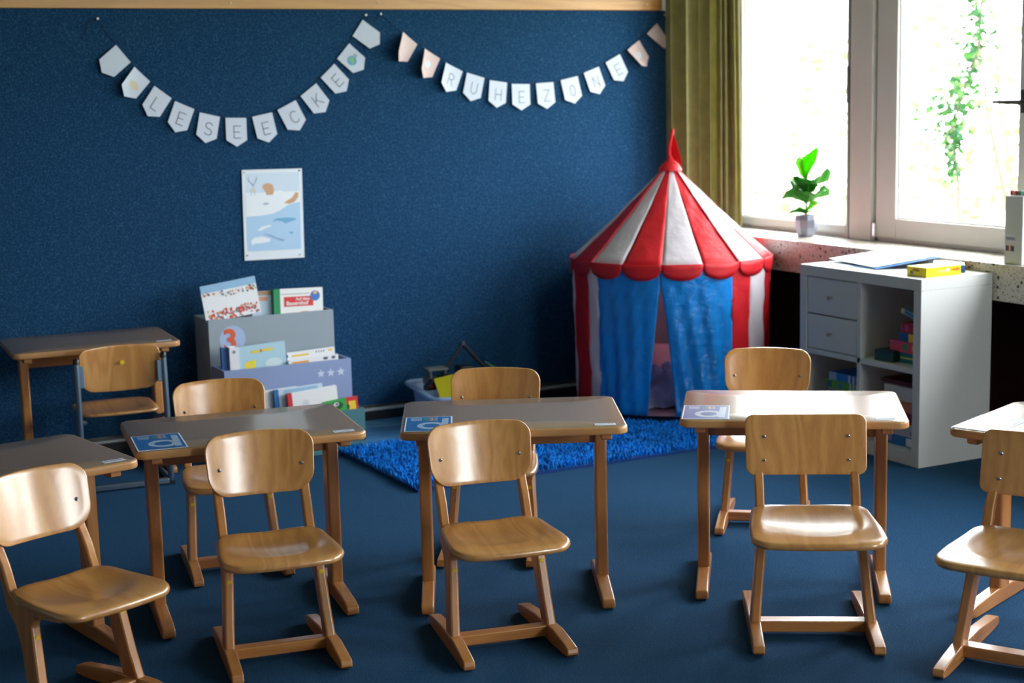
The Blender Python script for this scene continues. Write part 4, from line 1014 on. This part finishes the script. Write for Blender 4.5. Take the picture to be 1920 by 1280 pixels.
# things on the shelf
ha = gbox('game_box', 'yellow HABA game box on top of the cube shelf', (-.545, -2.140, KH), (.195, .115, .040), .03, C(250, 226, 20, .4), None)
mb = MB(); rect(mb, -.0972, .0, -.0972, 0, lambda u, v: (u, v, 0))
text('logo', 'HABA', .020, C(214, 30, 36), ha, frame((.040, -.0582, .018), (1, 0, 0), (0, 0, 1)), bold=.0005, ext=.0002)
text('logo', 'HABA', .014, C(150, 60, 50), ha, frame((-.0982, .020, .022), (0, -1, 0), (0, 0, 1)), bold=.0003, ext=.0002)
mb = MB(); mb.mi(0); rect(mb, -.035, .016, .030, .026, lambda u, v: (u, -.0581, v)); disc(mb.mi(1), -.0, .0, .0, .0, lambda u, v: (u, -.0581, v), 3)
disc(mb.mi(1), .022, .024, .007, .008, lambda u, v: (u, -.0584, v), 12); disc(mb.mi(2), .022, .020, .003, .004, lambda u, v: (u, -.0588, v), 10)
mb.mi(2); rect(mb, -.045, .008, -.030, .022, lambda u, v: (-.0981, -u-.01, v)); mb.build('print', [C(238, 236, 120), C(240, 240, 236), C(110, 110, 130)], ha, smooth=False)
g2 = gbox('game_box', 'flat yellow and blue game box behind the yellow one, by the sill', (-.372, -2.045, KH), (.13, .19, .030), -.75, C(226, 186, 50), None)
mb = MB(); mb.box(-.066, .066, -.0962, -.06, -.0005+.0008, .0308); mb.build('end_panel', C(30, 90, 170), g2, smooth=False)
mb = MB(); mb.box(-.063, .063, -.06, .092, .0303, .0308); mb.build('lid_print', C(236, 232, 210), g2, smooth=False)
# folders: lie half on the shelf, back edge resting on the sill
def sheet_q(name, label, pts, t_, ms, cat):
    v = [Vector(p_) for p_ in pts]; nrm = (v[1]-v[0]).cross(v[2]-v[0]).normalized()
    if nrm.z < 0: nrm = -nrm
    mb = MB(); 
    mb.mi(0).add(v+[p_+nrm*t_ for p_ in v], [(0, 1, 2, 3), (0, 1, 5, 4), (1, 2, 6, 5), (2, 3, 7, 6), (3, 0, 4, 7)])
    mb.mi(1).add([p_+nrm*t_ for p_ in v], [(0, 1, 2, 3)])
    return tag(mb.build(name, ms, smooth=False), label, cat)
sheet_q('folder', 'blue folder under the green-edged one on the cube shelf', [(-.590, -1.640, .7925), (-.608, -1.852, .7935), (-.330, -1.945, .8335), (-.300, -1.700, .8335)], .003, [C(40, 110, 190), C(60, 130, 205)], 'folder')
sheet_q('folder', 'white-topped folder with green edge, uppermost on the cube shelf', [(-.560, -1.475, .806), (-.600, -1.830, .7985), (-.330, -1.925, .8375), (-.300, -1.560, .8375)], .003, [C(20, 110, 90), C(248, 250, 250)], 'folder')
sheet_q('paper_sheet', 'loose white sheet under the folders at the left of the shelf top', [(-.60, -1.462, .7925), (-.66, -1.66, .7925), (-.45, -1.72, .794), (-.40, -1.50, .794)], .0012, [M_paper, M_paper], 'paper')

# ------------------------------------------------------------------ sill things
pot = thing('potted_fiddle_leaf_fig', 'small fiddle-leaf fig in a silvery faceted pot on the window sill', 'potted plant', (-.115, -.742, ZS))
MB().lathe([(.036, 0), (.043, .004), (.055, .045), (.058, .085), (.055, .110), (.051, .110), (.052, .085), (.048, .04), (.036, .02)], (0, 0, 0), 9).build('pot', mat('pot_silver', (150, 156, 172), .28, .5), pot, angle=10)
MB().lathe([(.050, .092), (.049, .100), (.01, .103)], (0, 0, 0), 16).build('soil', C(50, 36, 26, .95), pot)
MB().tube([(0, 0, .098), (.003, .002, .16), (-.002, 0, .23), (0, 0, .33)], [.005, .0045, .004, .002], 8).build('stem', C(96, 74, 50, .8), pot)
def fig_leaf(az, z, L_, w_, elev, droop, roll=0, m=None):
    mb = MB(); n, k = 12, 6; vs = []
    # az in camera terms: 0 = to the right of picture, 90 = away from camera, 180 = left
    R_ = Vector((.886, -.463, 0)); A_ = Vector((.463, .886, 0)); dr_ = R_*math.cos(az)+A_*math.sin(az); up = Vector((0, 0, 1)); sd = dr_.cross(up).normalized()
    for i in range(n+1):
        t_ = i/n; prof = math.sin(PI*t_**1.15)**.6*(.62+.55*t_)*(1 if t_ < 1 else 0)
        wd_ = w_*max(.03, prof); e_ = elev-droop*t_
        cx = L_*(math.cos(elev)*t_ - 0*t_); cz = L_*(math.sin(elev)*t_-droop*.5*t_*t_)
        for j in range(k+1):
            s_ = j/k*2-1
            p_ = dr_*cx+up*(cz+.22*abs(s_)*wd_+.05*w_*math.sin(t_*14)*abs(s_))+ (sd*math.cos(roll)+up*math.sin(roll))*s_*wd_*.5
            vs.append(p_+Vector((0, 0, z)))
    mb.add(vs, [(i*(k+1)+j, i*(k+1)+j+1, (i+1)*(k+1)+j+1, (i+1)*(k+1)+j) for i in range(n) for j in range(k)])
    o_ = mb.build('leaf', m or M_leaf, pot, angle=180); q_ = o_.modifiers.new('solid', 'SOLIDIFY'); q_.thickness = .0008
M_leaf = mat('fig_leaf', (56, 140, 40), .35, var=.12, scale=40, trans=.45); M_leaf2 = mat('fig_leaf_young', (110, 196, 30), .35, var=.1, scale=40, trans=.55)
d2r = math.radians
for az, z, L_, w_, el, dr_, rl_, m_ in ((150, .27, .11, .075, 70, .2, .3, M_leaf2), (55, .28, .12, .07, 74, .1, .6, M_leaf2), (20, .235, .12, .085, 30, .5, .5, M_leaf), (215, .22, .09, .06, 45, .3, .2, M_leaf),
        (185, .165, .125, .085, 38, .9, -.4, M_leaf), (-75, .17, .10, .08, 40, .6, .0, M_leaf), (10, .165, .115, .06, 32, .5, .6, M_leaf), (250, .20, .09, .07, 60, .2, .3, M_leaf), (100, .19, .10, .08, 50, .3, 0, M_leaf), (190, .115, .075, .045, 18, .5, -.2, M_leaf), (40, .21, .085, .06, 55, .3, .4, M_leaf), (140, .20, .085, .06, 40, .4, -.3, M_leaf), (-40, .20, .08, .055, 50, .4, .2, M_leaf), (330, .12, .07, .045, 45, .3, .3, M_leaf2), (270, .115, .055, .04, 25, .4, .2, M_leaf)):
    fig_leaf(d2r(az), z, L_*1.28, w_*2.0, d2r(el), dr_, rl_, m_)

mk = thing('marker_pen_box', 'tall white marker pen box standing on the sill at the right picture edge', 'pen box', (-.285, -2.275, ZS))
MB().box(0, .075, -.10, 0, 0, .285).build('case', mat('case_white', (205, 208, 210), .35), mk, bevel=.004)
MB().box(-.0012, 0, -.060, -.008, .095, .122).build('label_plate', M_paper, mk, bevel=.0004)
text('lettering', 'MEDIN', .016, M_ink, mk, frame((-.0016, -.012, .102), (0, -1, 0), (0, 0, 1)), ext=.0002)
mb = MB()
for k, c_ in enumerate(((24, 60, 100), (190, 40, 50), (200, 190, 200), (40, 46, 56), (20, 70, 60))): mb.mi(k).box(-.001, 0, -.018-.0095*k, -.010-.0095*k, .055, .078)
mb.build('colour_swatches', [C(24, 60, 100), C(190, 40, 50), C(200, 190, 200), C(40, 46, 56), C(20, 70, 60)], mk, smooth=False)
for k, c_ in enumerate(((220, 40, 60), (232, 200, 206), (220, 60, 90), (30, 170, 100), (210, 230, 232), (40, 90, 180))):
    p_ = thing('marker_pen', ['red', 'pale pink', 'rose', 'green', 'ice white', 'blue'][k]+' capped marker pen sticking out of the white pen box', 'marker pen', (-.262, -2.287-.015*k, ZS), group='marker pens in the box')
    MB().lathe([(.0062, .288), (.0062, .303), (.005, .306)], (0, 0, 0), 10).build('cap', C(*c_, .35), p_)
    MB().lathe([(.006, .2855), (.006, .288)], (0, 0, 0), 10).build('barrel', C(226, 228, 230, .35), p_)
bp_ = thing('marker_pen', 'blue marker pen lying on the sill beside the white pen box', 'marker pen', (-.25, -2.42, ZS+.009))
MB().lathe([(.004, -.03), (.008, -.028), (.008, .025), (.006, .03)], (0, 0, 0), 12, 'Y').build('cap', C(30, 50, 190, .3), bp_)
MB().lathe([(.008, .0), (.008, -.08), (.006, -.084)], (0, -.03, 0), 12, 'Y').build('barrel', C(230, 230, 234, .3), bp_)

# ------------------------------------------------------------------ light
wd = bpy.data.worlds.new('world'); SC.world = wd; wd.use_nodes = True
n, l = wd.node_tree.nodes, wd.node_tree.links; bg = n['Background']
tc = n.new('ShaderNodeTexCoord'); sp = n.new('ShaderNodeSeparateXYZ'); l.new(tc.outputs['Generated'], sp.inputs[0])
rp = n.new('ShaderNodeValToRGB'); e_ = rp.color_ramp.elements
e_[0].position = .40; e_[0].color = (.50, .56, .50, 1); e_[1].position = .62; e_[1].color = (.93, .97, 1., 1)
mrg = n.new('ShaderNodeMapRange'); mrg.inputs['From Min'].default_value = -1; l.new(sp.outputs['Z'], mrg.inputs['Value']); l.new(mrg.outputs[0], rp.inputs['Fac'])
l.new(rp.outputs[0], bg.inputs['Color']); bg.inputs['Strength'].default_value = 22.0
# portals at the windows guide the daylight sampling
for i, (y0, y1) in enumerate(((-.06, -.93), (-1.30, -2.075), (-2.6, -3.46), (-3.9, -4.8), (-5.24, -6.14))):
    la = bpy.data.lights.new('daylight_portal', 'AREA'); la.shape = 'RECTANGLE'; la.size = abs(y1-y0); la.size_y = 1.5; la.cycles.is_portal = True
    o = bpy.data.objects.new('daylight_portal', la); COL.objects.link(o); o.location = (.09, (y0+y1)/2, 1.63)
    # portal's -Z points into the room (-X)
    o.matrix_world = Matrix.Translation((.09, (y0+y1)/2, 1.63)) @ Matrix(((0, 0, 1), (1, 0, 0), (0, 1, 0))).to_4x4()

la = bpy.data.lights.new('daylight_portal', 'AREA'); la.shape = 'RECTANGLE'; la.size = 1.5; la.size_y = 1.4; la.cycles.is_portal = True
o = bpy.data.objects.new('daylight_portal', la); COL.objects.link(o)  # portal for the added window behind the camera
o.matrix_world = Matrix.Translation((-1.1, YB-.13, 1.65)) @ Matrix(((1, 0, 0), (0, 0, -1), (0, 1, 0))).to_4x4()
SC.view_settings.view_transform = 'Standard'; SC.view_settings.look = 'None'
SC.view_settings.gamma = 1; SC.view_settings.exposure = 0.0; SC.view_settings.use_curve_mapping = False
